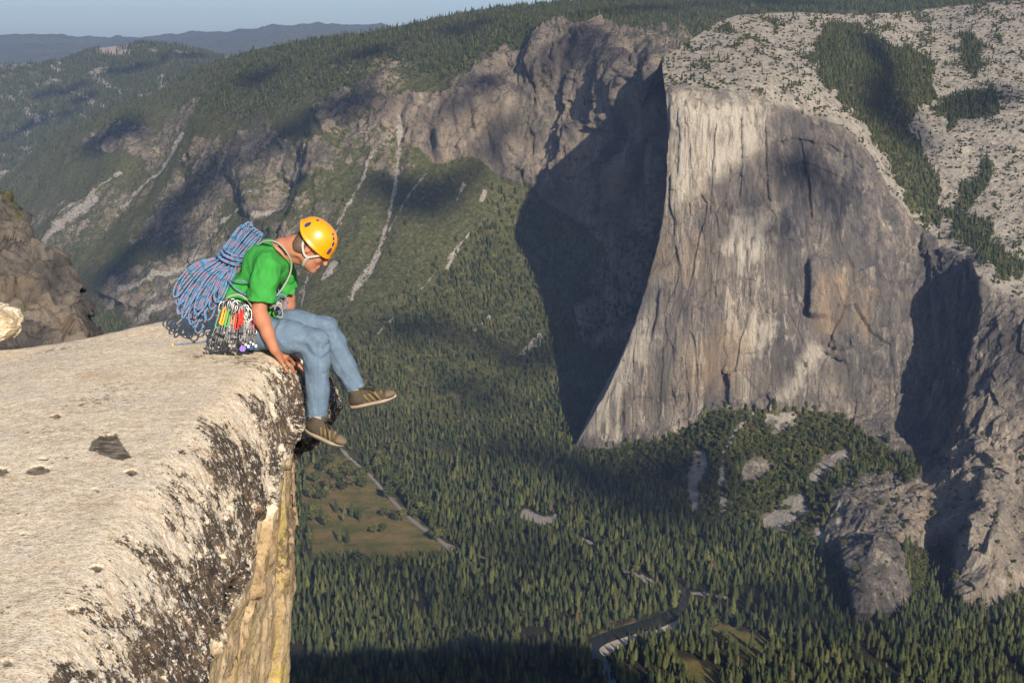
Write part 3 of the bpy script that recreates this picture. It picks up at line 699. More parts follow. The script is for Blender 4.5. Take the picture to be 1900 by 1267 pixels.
# ------------------------------------------------------------------ canyon rim behind and to the right of the viewpoint (throws the valley shadow)
xs = np.linspace(60, 1500, 120); ts = np.linspace(0, 1, 60)
X, T = np.meshgrid(xs, ts)
rimz = np.interp(X, [60, 250, 500, 720, 930, 1000, 1080, 1500], [0, 8, 14, 24, 14, -50, -260, -420])
fy = np.interp(X, [60, 400, 900, 1500], [-60, -20, 30, -200])
Yr = np.where(T < .4, fy + 20 - (1 - T / .4) * 2200, fy + 20 + (T - .4) * 420)
Zr = np.where(T < .4, rimz + (1 - T / .4) * 25, rimz + (FLOOR_Z - 10 - rimz) * smooth(.4, .95, T))
Pr = np.stack([X, Yr, Zr], -1)
nn = fbm(Pr.reshape(-1, 3) / 70., 4).reshape(X.shape)
Pr[..., 2] += 14 * nn; Pr[..., 1] += 18 * nn
rm = mesh_np('canyon_rim', Pr, grid_faces(60, 120)[:, ::-1], MAT_T3, attrs=dict(veg=.5 + 0 * X, scree=0 * X, meadow=0 * X, ground=0 * X))
tag(rm, kind='structure')
# ================================================================== ROAD, RIVER, TREES
def on3(u, v):
    """point of the valley sheet under photo point (u, v)"""
    u = np.asarray(u, float); v = np.asarray(v, float)
    c = np.clip((u - cu[0]) / (cu[1] - cu[0]), 0, NC3 - 1.001); tv = top3(u)
    r = np.clip((v - tv) / (1310 - tv) * (NR3 - 1), 0, NR3 - 1.001)
    i = c.astype(int); j = r.astype(int); a = (c - i)[..., None]; b = (r - j)[..., None]
    P = S3.P
    return (P[j, i] * (1 - a) + P[j, i + 1] * a) * (1 - b) + (P[j + 1, i] * (1 - a) + P[j + 1, i + 1] * a) * b

def strip(name, line, width, mat, lift, n=10, cross=2):
    c = catmull(line, n); P = on3(c[:, 0], c[:, 1]); P[:, 2] = P[:, 2] + lift
    t = np.gradient(P, axis=0); s = np.stack([t[:, 1], -t[:, 0], 0 * t[:, 0]], -1); s /= np.linalg.norm(s, axis=1)[:, None]
    w = np.interp(np.linspace(0, 1, len(P)), np.linspace(0, 1, len(width)), width)[:, None]
    rows = [P + s * w * k for k in np.linspace(-.5, .5, cross)]
    o = mesh_np(name, np.stack(rows, 1).reshape(-1, 3), grid_faces(len(P), cross), mat); tag(o, kind='structure'); return o

def patch(name, poly, mat, lift):
    c = catmull(poly, 5, True); P = on3(c[:, 0], c[:, 1]); P[:, 2] += lift; m = P.mean(0)
    n = len(P); rings = [m + (P - m) * k for k in (1, .6, .25)]
    i = np.arange(n); nx = np.roll(i, -1); f = [np.stack([i + a * n, nx + a * n, nx + (a + 1) * n, i + (a + 1) * n], -1) for a in range(2)]
    t = np.stack([i + 2 * n, nx + 2 * n, 0 * i + 3 * n], -1)
    o = mesh_np(name, np.concatenate(rings + [m[None]]), [np.concatenate(f), t], mat); tag(o, kind='structure'); return o

m = NT('road_asphalt'); MAT_ROAD = m.done(m.ramp(m.noise(m.pos(), .2, 5), [(.3, (.17, .17, .175)), (.7, (.26, .26, .26))]), .85)
m = NT('road_gravel'); MAT_GRAVEL = m.done(m.ramp(m.noise(m.pos(), .12, 6, .7), [(.3, (.16, .13, .09)), (.7, (.30, .26, .2))]), .95)
m = NT('river_water'); MAT_WATER = m.done((.020, .024, .020), .12, m.bump(m.noise(m.pos(), .5, 3), .15, .3), .5)
m = NT('river_sand'); MAT_SAND = m.done(m.ramp(m.noise(m.pos(), .08, 6, .7), [(.3, (.30, .25, .20)), (.7, (.46, .41, .34))]), .95)
ROADL = [(618, 822), (640, 846), (662, 865), (684, 884), (703, 904), (724, 926), (747, 949), (773, 972), (800, 991), (824, 1009), (846, 1026), (870, 1044), (884, 1058)]
BRANCH = [(826, 1008), (850, 1017), (872, 1026), (900, 1035), (932, 1043)]
strip('road_shoulder', ROADL, [10, 9, 12, 10], MAT_GRAVEL, .35); strip('road', ROADL, [6.2, 6, 6.2, 7], MAT_ROAD, .8)
strip('side_road', BRANCH, [7, 6.5, 6], MAT_GRAVEL, .55)
RIVERL = [(1262, 1080), (1274, 1104), (1262, 1126), (1238, 1142), (1200, 1155), (1155, 1169), (1116, 1184), (1100, 1197), (1108, 1216), (1124, 1238), (1138, 1262), (1146, 1300)]
strip('river', RIVERL, [16, 20, 26, 24, 26, 30, 24, 26, 26], MAT_WATER, .5, cross=3)
patch('sand_bank', [(1112, 1205), (1128, 1193), (1160, 1182), (1195, 1172), (1225, 1166), (1250, 1156), (1268, 1146), (1272, 1152), (1250, 1166), (1222, 1175), (1190, 1183), (1160, 1194), (1136, 1208), (1122, 1218)], MAT_SAND, .8)

# ------------------------------------------------------------------ tree shapes
def foliage_mat(name, a, b, c):
    m = NT(name); p = m.pos(); oi = m.n('ShaderNodeObjectInfo')
    r = m.ramp(oi.outputs['Random'], [(0, a), (.45, b), (.8, c), (.95, tuple(1.45 * q for q in c)), (1, (.12, .09, .05))])
    n = m.noise(p, .7, 3); col = m.mix(m.step(n, .35, .7), m.mix(.4, r, (0, 0, 0)), m.mix(.25, r, (.11, .105, .03)))
    return m.done(col, .85, None, .15)
MAT_CON = foliage_mat('conifer_needles', (.028, .046, .016), (.053, .074, .026), (.098, .110, .035))
MAT_OAK = foliage_mat('oak_leaves', (.040, .054, .016), (.068, .082, .024), (.106, .112, .034))
m = NT('bark'); MAT_BARK = m.done(m.mix(m.noise(m.pos((1, 1, .3)), .9, 5), (.075, .05, .035), (.16, .115, .08)), .95)

def conifer_mesh(seed, H=36.0, R=4.6, base=.14, thin=1.0):
    rg = np.random.default_rng(seed); V = []; T = []; n = 0
    nw = 22; lean = rg.normal(0, .012, 2)
    for w_ in range(nw):
        f = (w_ + rg.uniform(-.3, .3)) / nw; f = np.clip(f, 0, .985)
        z = H * (base + (1 - base) * f)
        r = R * (1 - f ** 1.35) ** .95 * (.55 + .45 * smooth(0, .18, f)) * rg.uniform(.78, 1.15) + .18
        nb = int(9 if f < .7 else 6); a0 = rg.uniform(0, 6.28)
        for b_ in range(nb):
            if rg.random() < .08: continue
            a = a0 + b_ * 6.283 / nb + rg.uniform(-.3, .3); l = r * rg.uniform(.6, 1.15)
            d = np.array([math.cos(a), math.sin(a), 0]); s = np.array([-math.sin(a), math.cos(a), 0])
            droop = -.30 * l + rg.uniform(-.25, .2) * l; wd = l * rg.uniform(.40, .62)
            c = np.array([lean[0] * z, lean[1] * z, z])
            pts = [c + .06 * l * d + [0, 0, .16 * l], c + .60 * l * d + wd * s + [0, 0, .35 * droop - .16 * l], c + l * d + [0, 0, droop], c + .60 * l * d - wd * s + [0, 0, .35 * droop - .16 * l], c + .55 * l * d + [0, 0, .42 * droop + .20 * l]]
            V += pts; T += [(n, n + 1, n + 4), (n + 1, n + 2, n + 4), (n + 2, n + 3, n + 4), (n + 3, n, n + 4)]; n += 5
    k = 6; ring = [(.55 * R * math.cos(6.283 * q / k), .55 * R * math.sin(6.283 * q / k), H * base * 1.15) for q in range(k)]
    V += ring + [(lean[0] * H, lean[1] * H, H * .985)]
    T += [(n + q, n + (q + 1) % k, n + k) for q in range(k)]
    return np.array(V, float), np.array(T)

def trunk_mesh(H, r0, r1, seed=0, limbs=0):
    rg = np.random.default_rng(seed); b = MB()
    b.tube([(0, 0, -1.5), (.02 * H, 0, H * .35), (0, .01 * H, H * .7), (0, 0, H)], [r0 * 1.2, r0, (r0 + r1) / 2, r1], 6)
    for k in range(limbs):
        a = rg.uniform(0, 6.28); z = H * rg.uniform(.3, .75); l = H * rg.uniform(.35, .6)
        b.tube([(0, 0, z), (.5 * l * math.cos(a), .5 * l * math.sin(a), z + .4 * l), (l * math.cos(a), l * math.sin(a), z + .75 * l)], [r0 * .5, r0 * .35, .05], 5)
    return b

def oak_mesh(seed, H=15.0, R=6.5, n=520):
    rg = np.random.default_rng(seed); V = []; T = []
    lobes = [(rg.uniform(-.55, .55) * R, rg.uniform(-.55, .55) * R, H * rg.uniform(.42, .82), R * rg.uniform(.36, .58)) for _ in range(11)]
    lobes.append((0, 0, H * .62, R * .62))
    k = 0
    for i in range(n):
        x, y, z, r = lobes[rg.integers(len(lobes))]
        d = rg.normal(size=3); d /= np.linalg.norm(d); d[2] *= .8
        c = np.array([x, y, z]) + d * r * rg.uniform(.72, 1.05)
        s = rg.uniform(.55, 1.15); t1 = np.cross(d, rg.normal(size=3)); t1 /= np.linalg.norm(t1); t2 = np.cross(d, t1) + .35 * d * rg.normal()
        V += [c + s * t1, c + s * t2, c - s * t1 + .25 * d, c - s * t2 - .1 * d]; T += [(k, k + 1, k + 2), (k, k + 2, k + 3)]; k += 4
    return np.array(V), np.array(T)

CON = []; OAK = []
SPECS = [(1, 36, 7.2, .12), (2, 36, 6.0, .16), (3, 36, 8.4, .08), (4, 36, 5.4, .24)]
TREEKIND = {}
def proto_tree(name, crown, trunk, mat):
    root = empty(name)
    c = mesh_np('crown', crown[0], crown[1], mat, root, False)
    t = trunk.build('trunk', MAT_BARK, root)
    return root, c, t
CON_P = [proto_tree('conifer_tree', conifer_mesh(*s), trunk_mesh(36 * .93, .55, .05), MAT_CON) for s in SPECS]
OAK_P = [proto_tree('oak_tree', oak_mesh(s), trunk_mesh(9.5, .5, .15, s, 5), MAT_OAK) for s in (11, 12, 13)]

# ------------------------------------------------------------------ scattering
def cells(s):
    P = s.P; a = np.cross(P[1:, 1:] - P[:-1, :-1], P[1:, :-1] - P[:-1, 1:])
    return .5 * np.linalg.norm(a, axis=-1), .5 * np.abs(a[..., 2])

def scatter(s, dens, seed, gap, plan=True):
    """random points of density dens (per square metre), at least gap metres apart"""
    rg = np.random.default_rng(seed)
    A = cells(s)[1 if plan else 0]; d = .25 * (dens[1:, 1:] + dens[:-1, :-1] + dens[1:, :-1] + dens[:-1, 1:])
    n = rg.poisson(np.minimum(A * d, 6)); j, i = np.nonzero(n); rep = n[j, i]; j = np.repeat(j, rep); i = np.repeat(i, rep)
    a = rg.random((len(j), 1)); b = rg.random((len(j), 1)); P = s.P
    q = (P[j, i] * (1 - a) + P[j, i + 1] * a) * (1 - b) + (P[j + 1, i] * (1 - a) + P[j + 1, i + 1] * a) * b
    uvq = np.stack([s.u[j, i] + a[:, 0] * (s.u[j, i + 1] - s.u[j, i]), s.v[j, i] + b[:, 0] * (s.v[j + 1, i] - s.v[j, i])], -1)
    if gap:
        order = rg.permutation(len(q)); grid = {}; keep = []; g2 = gap * gap
        for k_ in order.tolist():
            x, y, z = q[k_]; cx, cy = int(x // gap), int(y // gap); ok = True
            for ax in (cx - 1, cx, cx + 1):
                for ay in (cy - 1, cy, cy + 1):
                    for (px, py) in grid.get((ax, ay), ()):
                        if (px - x) ** 2 + (py - y) ** 2 < g2: ok = False; break
                    if not ok: break
                if not ok: break
            if ok: grid.setdefault((cx, cy), []).append((x, y)); keep.append(k_)
        q = q[keep]; uvq = uvq[keep]
    return q, uvq

u, v = S3.u, S3.v
Y2on3 = np.exp(rbf2(u, v))
hid3 = (u > Lp(v) + 3) & (v > top2(u) + 8) & (Y2on3 + 12 < S3.P[..., 1])
see3 = ~hid3
wood = fbm(np.stack([S3.P[..., 0] / 120, S3.P[..., 1] / 120, S3.P[..., 2] / 120], -1).reshape(-1, 3), 4).reshape(u.shape)
road_d = np.minimum(line_sd(u, v, ROADL)[0], line_sd(u, v, BRANCH)[0]); riv_d = np.minimum(line_sd(u, v, RIVERL)[0], .8 * line_sd(u, v, [(x_, y_ + 11) for x_, y_ in RIVERL[:7]])[0])
bare_d = strokes(u, v, [([(975, 957), (1005, 969), (1030, 966)], 20, 16), ([(1084, 1004), (1096, 1010)], 10, 8), ([(1190, 1076), (1212, 1088)], 12, 10)], 4, 14)
gaps = smooth(.22, .36, fbm(np.stack([S3.P[..., 0] / 75, S3.P[..., 1] / 75, 0 * u + 8], -1).reshape(-1, 3), 3).reshape(u.shape))
clear = np.clip(S3.meadow * 1.3 + np.maximum(S3.bare, bare_d) * 1.4 + .95 * gaps, 0, 1)
SANDP = [(1105, 1200), (1130, 1188), (1190, 1168), (1270, 1142), (1274, 1152), (1225, 1178), (1160, 1196), (1125, 1220)]
clear = np.maximum.reduce([clear, (road_d < 3.5) * 1.0, (riv_d < 8) * 1.0, 1.0 * (poly_sd(u, v, SANDP) < 4)])
con_line = lerp_line([(-80, 620), (300, 640), (560, 640), (650, 610), (740, 570), (820, 500), (900, 400), (950, 350), (1060, 420), (1260, 420)])
con_zone = smooth(-40, 60, v - con_line(u) + 55 * wood)
d_floor = S3.floor * (1 - clear)
d_con = np.where(S3.floor > .6, .0150 * d_floor, 0) + (S3.floor <= .6) * (1 - S3.rock * .93) * (1 - S3.scree) * (1 - clear) * (.0085 * con_zone * (1 - S3.forest) + .0150 * np.clip(S3.forest * 1.1 - .25 * smooth(.1, .5, wood), 0, 1) + .00022)
d_con *= see3 * (.25 + .75 * smooth(-.45, .15, wood))
d_con *= 1 - .8 * (S3.forest > .5) * (S3.P[..., 1] > 6100)
qc, uvc = scatter(S3, d_con, 21, 5.6)
d_sh = see3 * (S3.floor < .7) * (1 - S3.scree) * (1 - .6 * S3.forest) * (.014 * np.clip(S3.veg + .1, 0, 1) * (1 - .5 * con_zone) + .0075 * (S3.rock > .3) * smooth(-.25, .25, fbm(S3.P.reshape(-1, 3) / 55., 4).reshape(u.shape)))
d_sh *= (S3.P[..., 1] < 6300)
qs, uvs_ = scatter(S3, d_sh, 22, 0)
# the great wall: woods of the gullies, small pines of the summit, oaks of the talus
Y3on2 = np.exp(rbf3(S2.u, S2.v)); Yf2 = floor_Y(S2.u, S2.v)
see2 = (S2.P[..., 2] > FLOOR_Z + 1) & (S2.u < 1960)
d2 = see2 * (.020 * S2.forest + .0034 * np.clip(S2.sparse * 1.6 - .3, 0, 1) * (1 - S2.forest)) 
qc2, uvc2 = scatter(S2, d2, 23, 4.5)
lowf = (1 - S2.summit) * (1 - S2.face)
d2b = see2 * lowf * (.010 * S2.outer * (1 - S2.oaks) + .0009 * S2.oaks)
qc3, uvc3 = scatter(S2, d2b, 24, 5.0)
d2o = see2 * (.0185 * S2.oaks + .0022 * S2.outer * lowf + .0009 * S2.slab * smooth(-.1, .5, fbm(S2.P.reshape(-1, 3) / 50., 3).reshape(S2.u.shape)))
qo, uvo = scatter(S2, d2o, 25, 5.5)
qo3, uvo3 = scatter(S3, see3 * (.0022 * d_floor * (S3.floor > .6) * (wood > -.1) + .0008 * con_zone * (S3.floor <= .6) * (1 - S3.rock) * (1 - S3.scree)), 31, 8)
qo = np.concatenate([qo, qo3])
d2s = see2 * (.0125 * np.clip(S2.sparse * 1.5 - .15, 0, 1) + .012 * S2.oaks + .006 * S2.forest + .0008 * S2.slab)
qs2, _ = scatter(S2, d2s, 26, 0)
d1 = (S1.v < 560) * .035 * S1.veg * smooth(-.1, .3, fbm(S1.P.reshape(-1, 3) / 12., 3).reshape(S1.u.shape))
qs1, _ = scatter(S1, d1, 27, 0, False)
d4 = .0042 * S4.veg * (fbm(np.stack([S4.u / 30, S4.v / 16, 0 * S4.u], -1).reshape(-1, 3), 4).reshape(S4.u.shape) > -.25)
qf, _ = scatter(S4, d4, 28, 0)

# ------------------------------------------------------------------ meadow trees, each placed by hand
rgt = np.random.default_rng(5)
ISO = []
for (pu, pv, kind, hgt) in [(630, 1004, 'c', 30), (645, 1010, 'c', 36), (654, 958, 'c', 33), (668, 969, 'c', 34), (708, 988, 'o', 12), (719, 957, 'c', 27), (607, 1042, 'c', 26), (664, 1058, 'o', 22), (583, 958, 'o', 17),
                            (596, 972, 'c', 36), (606, 976, 'o', 14), (748, 968, 'o', 16), (768, 962, 'o', 14), (615, 914, 'o', 19), (628, 902, 'o', 16), (645, 907, 'o', 18), (655, 893, 'o', 15), (668, 899, 'o', 20), (681, 886, 'o', 16), (640, 884, 'o', 15), (722, 929, 'o', 19),
                            (700, 876, 'o', 19), (712, 888, 'o', 17), (730, 905, 'o', 18), (742, 918, 'o', 16), (760, 935, 'o', 17), (780, 954, 'o', 15), (812, 1006, 'o', 19), (800, 975, 'o', 16), (690, 860, 'o', 17),
                            (606, 925, 'o', 16), (622, 890, 'o', 17), (634, 914, 'o', 15), (655, 906, 'o', 17), (672, 908, 'o', 15), (645, 876, 'o', 14), (585, 900, 'o', 18), (578, 925, 'o', 16), (598, 880, 'o', 17), (612, 868, 'o', 16),
                            (735, 966, 'o', 13), (712, 958, 'o', 11), (694, 990, 'o', 11), (664, 966, 'c', 30), (640, 955, 'c', 24), (580, 968, 'o', 14), (572, 1002, 'o', 10), (752, 925, 'o', 18), (768, 944, 'o', 17), (716, 870, 'o', 19), (704, 864, 'o', 18), (792, 962, 'o', 16), (786, 945, 'o', 17), (822, 1000, 'o', 14),
                            (1300, 1150, 'c', 31), (1322, 1170, 'o', 17), (1310, 1162, 'c', 26), (1395, 1205, 'c', 34), (1432, 1208, 'c', 30), (1345, 1192, 'o', 13), (596, 930, 'o', 16), (590, 915, 'c', 30), (624, 950, 'c', 28), (637, 968, 'c', 24)]:
    ISO.append((on3(pu, pv), kind, hgt, (pu, pv)))
iso_xy = np.array([p[:2] for p, *_ in ISO])
def far_from_iso(q, r): return (((q[:, None, :2] - iso_xy[None]) ** 2).sum(-1) > r * r).all(1)
# the 260 conifers that show largest stand as trees of their own
allc = np.concatenate([qc, qc3]); alluv = np.concatenate([uvc, uvc3])
ok = far_from_iso(allc, 9); allc = allc[ok]; alluv = alluv[ok]
hc = np.clip(rgt.normal(.66, .21, len(allc)), .25, 1.2)
hc = hc * np.where(allc[:, 1] > 4500, .70, np.where(allc[:, 1] > 3250, .84, 1.0))
seen = (alluv[:, 0] > 545) & (alluv[:, 0] < 1895) & (alluv[:, 1] < 1262) & (alluv[:, 1] > 700)
score = np.where(seen, hc / allc[:, 1], -1); order = np.argsort(-score); pick = order[:225]; rest = order[225:]

def copy_tree(P, loc, s, rz, label, cat, group):
    root, c, t = P
    r = root.copy(); COL.objects.link(r); r.location = loc; r.scale = (s, s, s); r.rotation_euler = (0, 0, rz)
    tag(r, label, cat, group)
    for ch in (c, t):
        o = ch.copy(); COL.objects.link(o); o.parent = r
    return r
used = {}
def place_tree(kind, k, loc, s, rz, label, group):
    P = (CON_P if kind == 'c' else OAK_P)[k]
    if (kind, k) not in used:
        used[(kind, k)] = 1; r = P[0]; r.location = loc; r.scale = (s, s, s); r.rotation_euler = (0, 0, rz)
        return tag(r, label, 'tree', group)
    return copy_tree(P, loc, s, rz, label, 'tree', group)
for i, (p, kind, hgt, (pu, pv)) in enumerate(ISO):
    left = pu < 900
    if kind == 'c': lab = 'tall conifer standing apart on the brown meadow beside the grey road' if left else 'conifer standing apart at the small grassy clearing beyond the river'
    else: lab = 'round leafy oak at the edge of the brown meadow beside the road' if left else 'round leafy tree in the small grassy clearing beyond the river'
    s = hgt / (29.0 if kind == 'c' else 7.4)
    place_tree(kind, i % (4 if kind == 'c' else 3), Vector(p), s, rgt.uniform(0, 6.28), lab, ('conifers' if kind == 'c' else 'oaks') + (' on the valley meadow' if left else ' in the riverside clearing'))
for n_, k_ in enumerate(pick):
    shade = alluv[k_, 1] > 1185 and alluv[k_, 0] < 1110
    if shade: lab, grp = 'dark conifer in the shaded strip of forest at the bottom of the valley', 'conifers in the shaded forest'
    elif alluv[k_, 0] < 1110: lab, grp = 'tall green conifer in the dense sunlit forest between meadow and river', 'conifers in the sunlit valley forest'
    else: lab, grp = 'tall conifer in the forest below the granite wall, near the river bend', 'conifers below the granite wall'
    place_tree('c', int(rgt.choice(4, p=[.34, .3, .22, .14])), Vector(allc[k_]), float(hc[k_]), rgt.uniform(0, 6.28), lab, grp)

# ------------------------------------------------------------------ woods nobody could count: one object each, trees instanced on its points
def wood_object(name, pts, scl, idx, protos, label, cat, seed, squash=None):
    rg = np.random.default_rng(seed); n = len(pts)
    me = bpy.data.meshes.new(name); me.vertices.add(n); me.vertices.foreach_set('co', np.asarray(pts, np.float32).ravel())
    for nm, ty, val in (('scl', 'FLOAT', scl), ('idx', 'INT', idx), ('rz', 'FLOAT', rg.uniform(0, 6.28, n)), ('zs', 'FLOAT', np.ones(n) if squash is None else squash)):
        a = me.attributes.new(nm, ty, 'POINT'); a.data.foreach_set('value', np.asarray(val, np.float32 if ty == 'FLOAT' else np.int32))
    o = bpy.data.objects.new(name, me); COL.objects.link(o); tag(o, label, cat, kind='stuff')
    ng = bpy.data.node_groups.new(name + '_nodes', 'GeometryNodeTree'); ng.is_modifier = True
    ng.interface.new_socket('Geometry', in_out='INPUT', socket_type='NodeSocketGeometry'); ng.interface.new_socket('Geometry', in_out='OUTPUT', socket_type='NodeSocketGeometry')
    N = ng.nodes.new; L = ng.links.new
    gi = N('NodeGroupInput'); go = N('NodeGroupOutput'); iop = N('GeometryNodeInstanceOnPoints'); g2i = N('GeometryNodeGeometryToInstance')
    for root, c, t in reversed(protos):
        j = N('GeometryNodeJoinGeometry')
        for ob in (t, c):
            oi = N('GeometryNodeObjectInfo'); oi.transform_space = 'ORIGINAL'; oi.inputs['Object'].default_value = ob; L(oi.outputs['Geometry'], j.inputs[0])
        L(j.outputs[0], g2i.inputs[0])
    def na(nm, ty):
        x = N('GeometryNodeInputNamedAttribute'); x.data_type = ty; x.inputs[0].default_value = nm; return x.outputs[0]
    L(gi.outputs[0], iop.inputs['Points']); L(g2i.outputs[0], iop.inputs['Instance']); iop.inputs['Pick Instance'].default_value = True
    L(na('idx', 'INT'), iop.inputs['Instance Index'])
    cr = N('ShaderNodeCombineXYZ'); L(na('rz', 'FLOAT'), cr.inputs[2]); L(cr.outputs[0], iop.inputs['Rotation'])
    cs = N('ShaderNodeCombineXYZ'); mm = N('ShaderNodeMath'); mm.operation = 'MULTIPLY'; sc = na('scl', 'FLOAT'); L(sc, mm.inputs[0]); L(na('zs', 'FLOAT'), mm.inputs[1])
    L(sc, cs.inputs[0]); L(sc, cs.inputs[1]); L(mm.outputs[0], cs.inputs[2]); L(cs.outputs[0], iop.inputs['Scale'])
    L(iop.outputs[0], go.inputs[0])
    md = o.modifiers.new('trees', 'NODES'); md.node_group = ng
    return o
rg = np.random.default_rng(77)
pc = np.concatenate([allc[rest], qc2]); hc_ = np.concatenate([hc[rest] , rg.uniform(.22, .62, len(qc2)) ** 1.0])
upz = np.concatenate([alluv[rest, 1], np.full(len(qc2), 2000)])
wood_object('conifer_forest', pc, hc_, rg.choice(4, len(pc), p=[.34, .3, .22, .14]), CON_P, 'dense conifer forest over the valley floor, the talus and the rim plateau', 'forest', 1)
wood_object('oak_woodland', qo, rg.uniform(.55, 1.2, len(qo)), rg.integers(0, 3, len(qo)), OAK_P, 'round leafy oak woodland on the talus at the foot of the granite wall', 'woodland', 2)
ps_ = np.concatenate([qs, qs2, qs1])
ss_ = np.concatenate([rg.uniform(.16, .42, len(qs)), rg.uniform(.22, .72, len(qs2)), rg.uniform(.05, .14, len(qs1))])
wood_object('shrubs', ps_ - np.stack([0 * ss_, 0 * ss_, 4.2 * ss_ * .75], -1), ss_, rg.integers(0, 3, len(ps_)), OAK_P, 'green shrubs covering the steep slopes and ledges', 'shrubs', 3, np.full(len(ps_), .75))
wood_object('distant_forest', qf, rg.uniform(.6, 1.1, len(qf)), rg.choice(4, len(qf)), CON_P, 'hazy conifer forest over the far hills', 'forest', 4)
print('TREES', len(pc), len(qo), len(ps_), len(qf))
# ================================================================== THE LEDGE
def proj(P):
    P = np.asarray(P, float); d = P[..., 1] * CP - P[..., 2] * SP; uu = P[..., 1] * SP + P[..., 2] * CP
    return 950 + F * P[..., 0] / d, 633.5 - F * uu / d
RIM = catmull([(-1.0, .9), (-1.10, 2.6), (-1.18, 4.0), (-1.25, 5.0), (-1.30, 6.2), (-1.335, 7.2), (-1.335, 7.7), (-1.335, 8.0), (-1.36, 8.25), (-1.44, 8.38), (-1.45, 8.46), (-1.34, 8.58), (-1.245, 8.76), (-1.245, 8.95), (-1.45, 9.25),
               (-1.85, 9.5), (-2.2, 9.5), (-2.6, 9.2), (-3.0, 8.75), (-3.4, 8.55), (-4.2, 8.5), (-6, 8.2), (-8, 7.4), (-9.5, 5.5), (-9.3, 2.5), (-7.5, .2), (-5, -.7), (-2.8, -.6), (-1.4, -.1)], 12, True)
CX, CY = -3.7, 4.9
ang = np.unwrap(np.arctan2(RIM[:, 1] - CY, RIM[:, 0] - CX)); rad = np.hypot(RIM[:, 1] - CY, RIM[:, 0] - CX)
a0, a1 = math.radians(-52), math.radians(112)
TH = np.concatenate([np.linspace(a0, a1, 760, endpoint=False), np.linspace(a1, a0 + 2 * np.pi, 130, endpoint=False)])
Rr = np.interp(TH, ang, rad, period=2 * np.pi)
NT_, NW_ = 330, 210
tr = np.linspace(0, 1, NT_); tr = .08 + .92 * (1 - (1 - tr) ** 1.5)
zw = np.linspace(0, 1, NW_ + 1)[1:] ** 1.35 * 7.0
ct, st = np.cos(TH), np.sin(TH)
X = CX + (Rr * ct)[None] * tr[:, None]; Yt = CY + (Rr * st)[None] * tr[:, None]
dedge, _, _ = line_sd(X.ravel(), Yt.ravel(), np.concatenate([RIM, RIM[:1]])); dedge = dedge.reshape(X.shape)
def slab_z(x, y):
    return -1.855 - .035 * smooth(6.5, 3.0, y) + .030 * np.sin(1.1 * x + .7 * y) - .07 * smooth(-2.5, -3.4, x) * smooth(6.5, 8, y) + .03 * smooth(8.2, 8.9, y) * smooth(-3, -2.4, x) * smooth(-1.7, -2.0, x)
yrim = CY + Rr * st; xrim = CX + Rr * ct
ww = np.interp(Yt, [2, 5, 6.5, 7.6, 8.2, 9.3], [.46, .43, .38, .29, .20, .32])
ww = np.where(X < -1.9, .55, ww)
s_ = np.clip(dedge / ww, 0, 1)
wob = fbm(np.stack([X / .7, Yt / .7, 0 * X], -1).reshape(-1, 3), 3).reshape(X.shape)
drop = np.interp(Yt, [6, 7, 7.7, 8.3], [.55, .46, .34, .34]) * (1 - s_) ** np.interp(Yt, [6, 7.6, 8.2], [2.6, 2.8, 3.0]) * (1 + .15 * wob) + .22 * smooth(8.35, 8.6, Yt) * (X > -1.75) * smooth(.5, .1, dedge)
Z = slab_z(X, Yt) - drop + .010 * wob
# stains and pockets: real hollows, placed where the photo shows them
u, v = proj(np.stack([X, Yt, Z], -1))
POCK = [[(165, 835), (170, 815), (186, 806), (205, 805), (216, 800), (220, 815), (232, 828), (243, 846), (228, 853), (205, 848), (185, 840)], [(47, 876), (55, 866), (75, 862), (92, 868), (90, 876), (65, 880)], [(-20, 868), (12, 868), (18, 876), (5, 881), (-20, 880)],
        [(92, 772), (104, 767), (118, 772), (106, 776)], [(75, 850), (90, 849), (88, 853), (76, 853)], [(230, 874), (245, 870), (258, 877), (245, 882)], [(166, 1052), (178, 1046), (192, 1052), (182, 1060)], [(2, 1228), (14, 1220), (28, 1230), (12, 1236)], [(174, 905), (186, 908), (180, 913)], [(120, 1130), (140, 1126), (135, 1136)], [(40, 985), (50, 988), (44, 992)]]
pock = np.zeros(X.shape)
for k_, q in enumerate(POCK): pock = np.maximum(pock, inpoly(u, v, q, 2.2, 3, sc=7) * (.75 if k_ else .62))
Z -= .018 * pock
# lichen: thickest on the rounded edge, fading on to the slab
lw = np.interp(Yt, [3.2, 4, 5, 6, 7, 7.8, 8.4], [.74, .72, .66, .56, .44, .35, .30])
fade = np.clip(1 - dedge / lw, 0, 1)
lich = np.where(X > -2.6, .40 * smooth(.05, .6, fade) + .30 * smooth(.5, .9, fade), 0)
lich += .10 * (X > -2.6) * (fade > 0) * fbm(np.stack([X / .45, Yt / .45, 0 * X + 4], -1).reshape(-1, 3), 3).reshape(X.shape)
lich = np.maximum(lich, .13 * (X > -2.6) * smooth(.0, .3, fade))
Zr = Z[-1]
zz = Zr[None] - zw[:, None]
depth = zw[:, None]
inset = np.interp(depth, [0, .10, .3, 1.7, 7], [0, .03, .09, .34, .9]) * np.ones_like(zz)
nose = smooth(7.35, 7.8, yrim) * (1 - smooth(8.25, 8.4, yrim)); knob = smooth(8.45, 8.6, yrim) * (1 - smooth(9.3, 9.6, yrim))
inset = inset + nose[None] * (.10 * smooth(.1, .28, depth) - .06 * smooth(.5, 1.2, depth)) + knob[None] * (.42 * smooth(.05, .32, depth) - .3 * smooth(0, .2, -depth))
inset = inset + .05 * smooth(.2, 1, depth) * np.sin(2.1 * yrim)[None]
rw = Rr[None] - inset
Xw = CX + rw * ct[None]; Yw = CY + rw * st[None]
PL = np.concatenate([np.stack([X, Yt, Z], -1), np.stack([Xw, Yw, zz], -1)], 0)
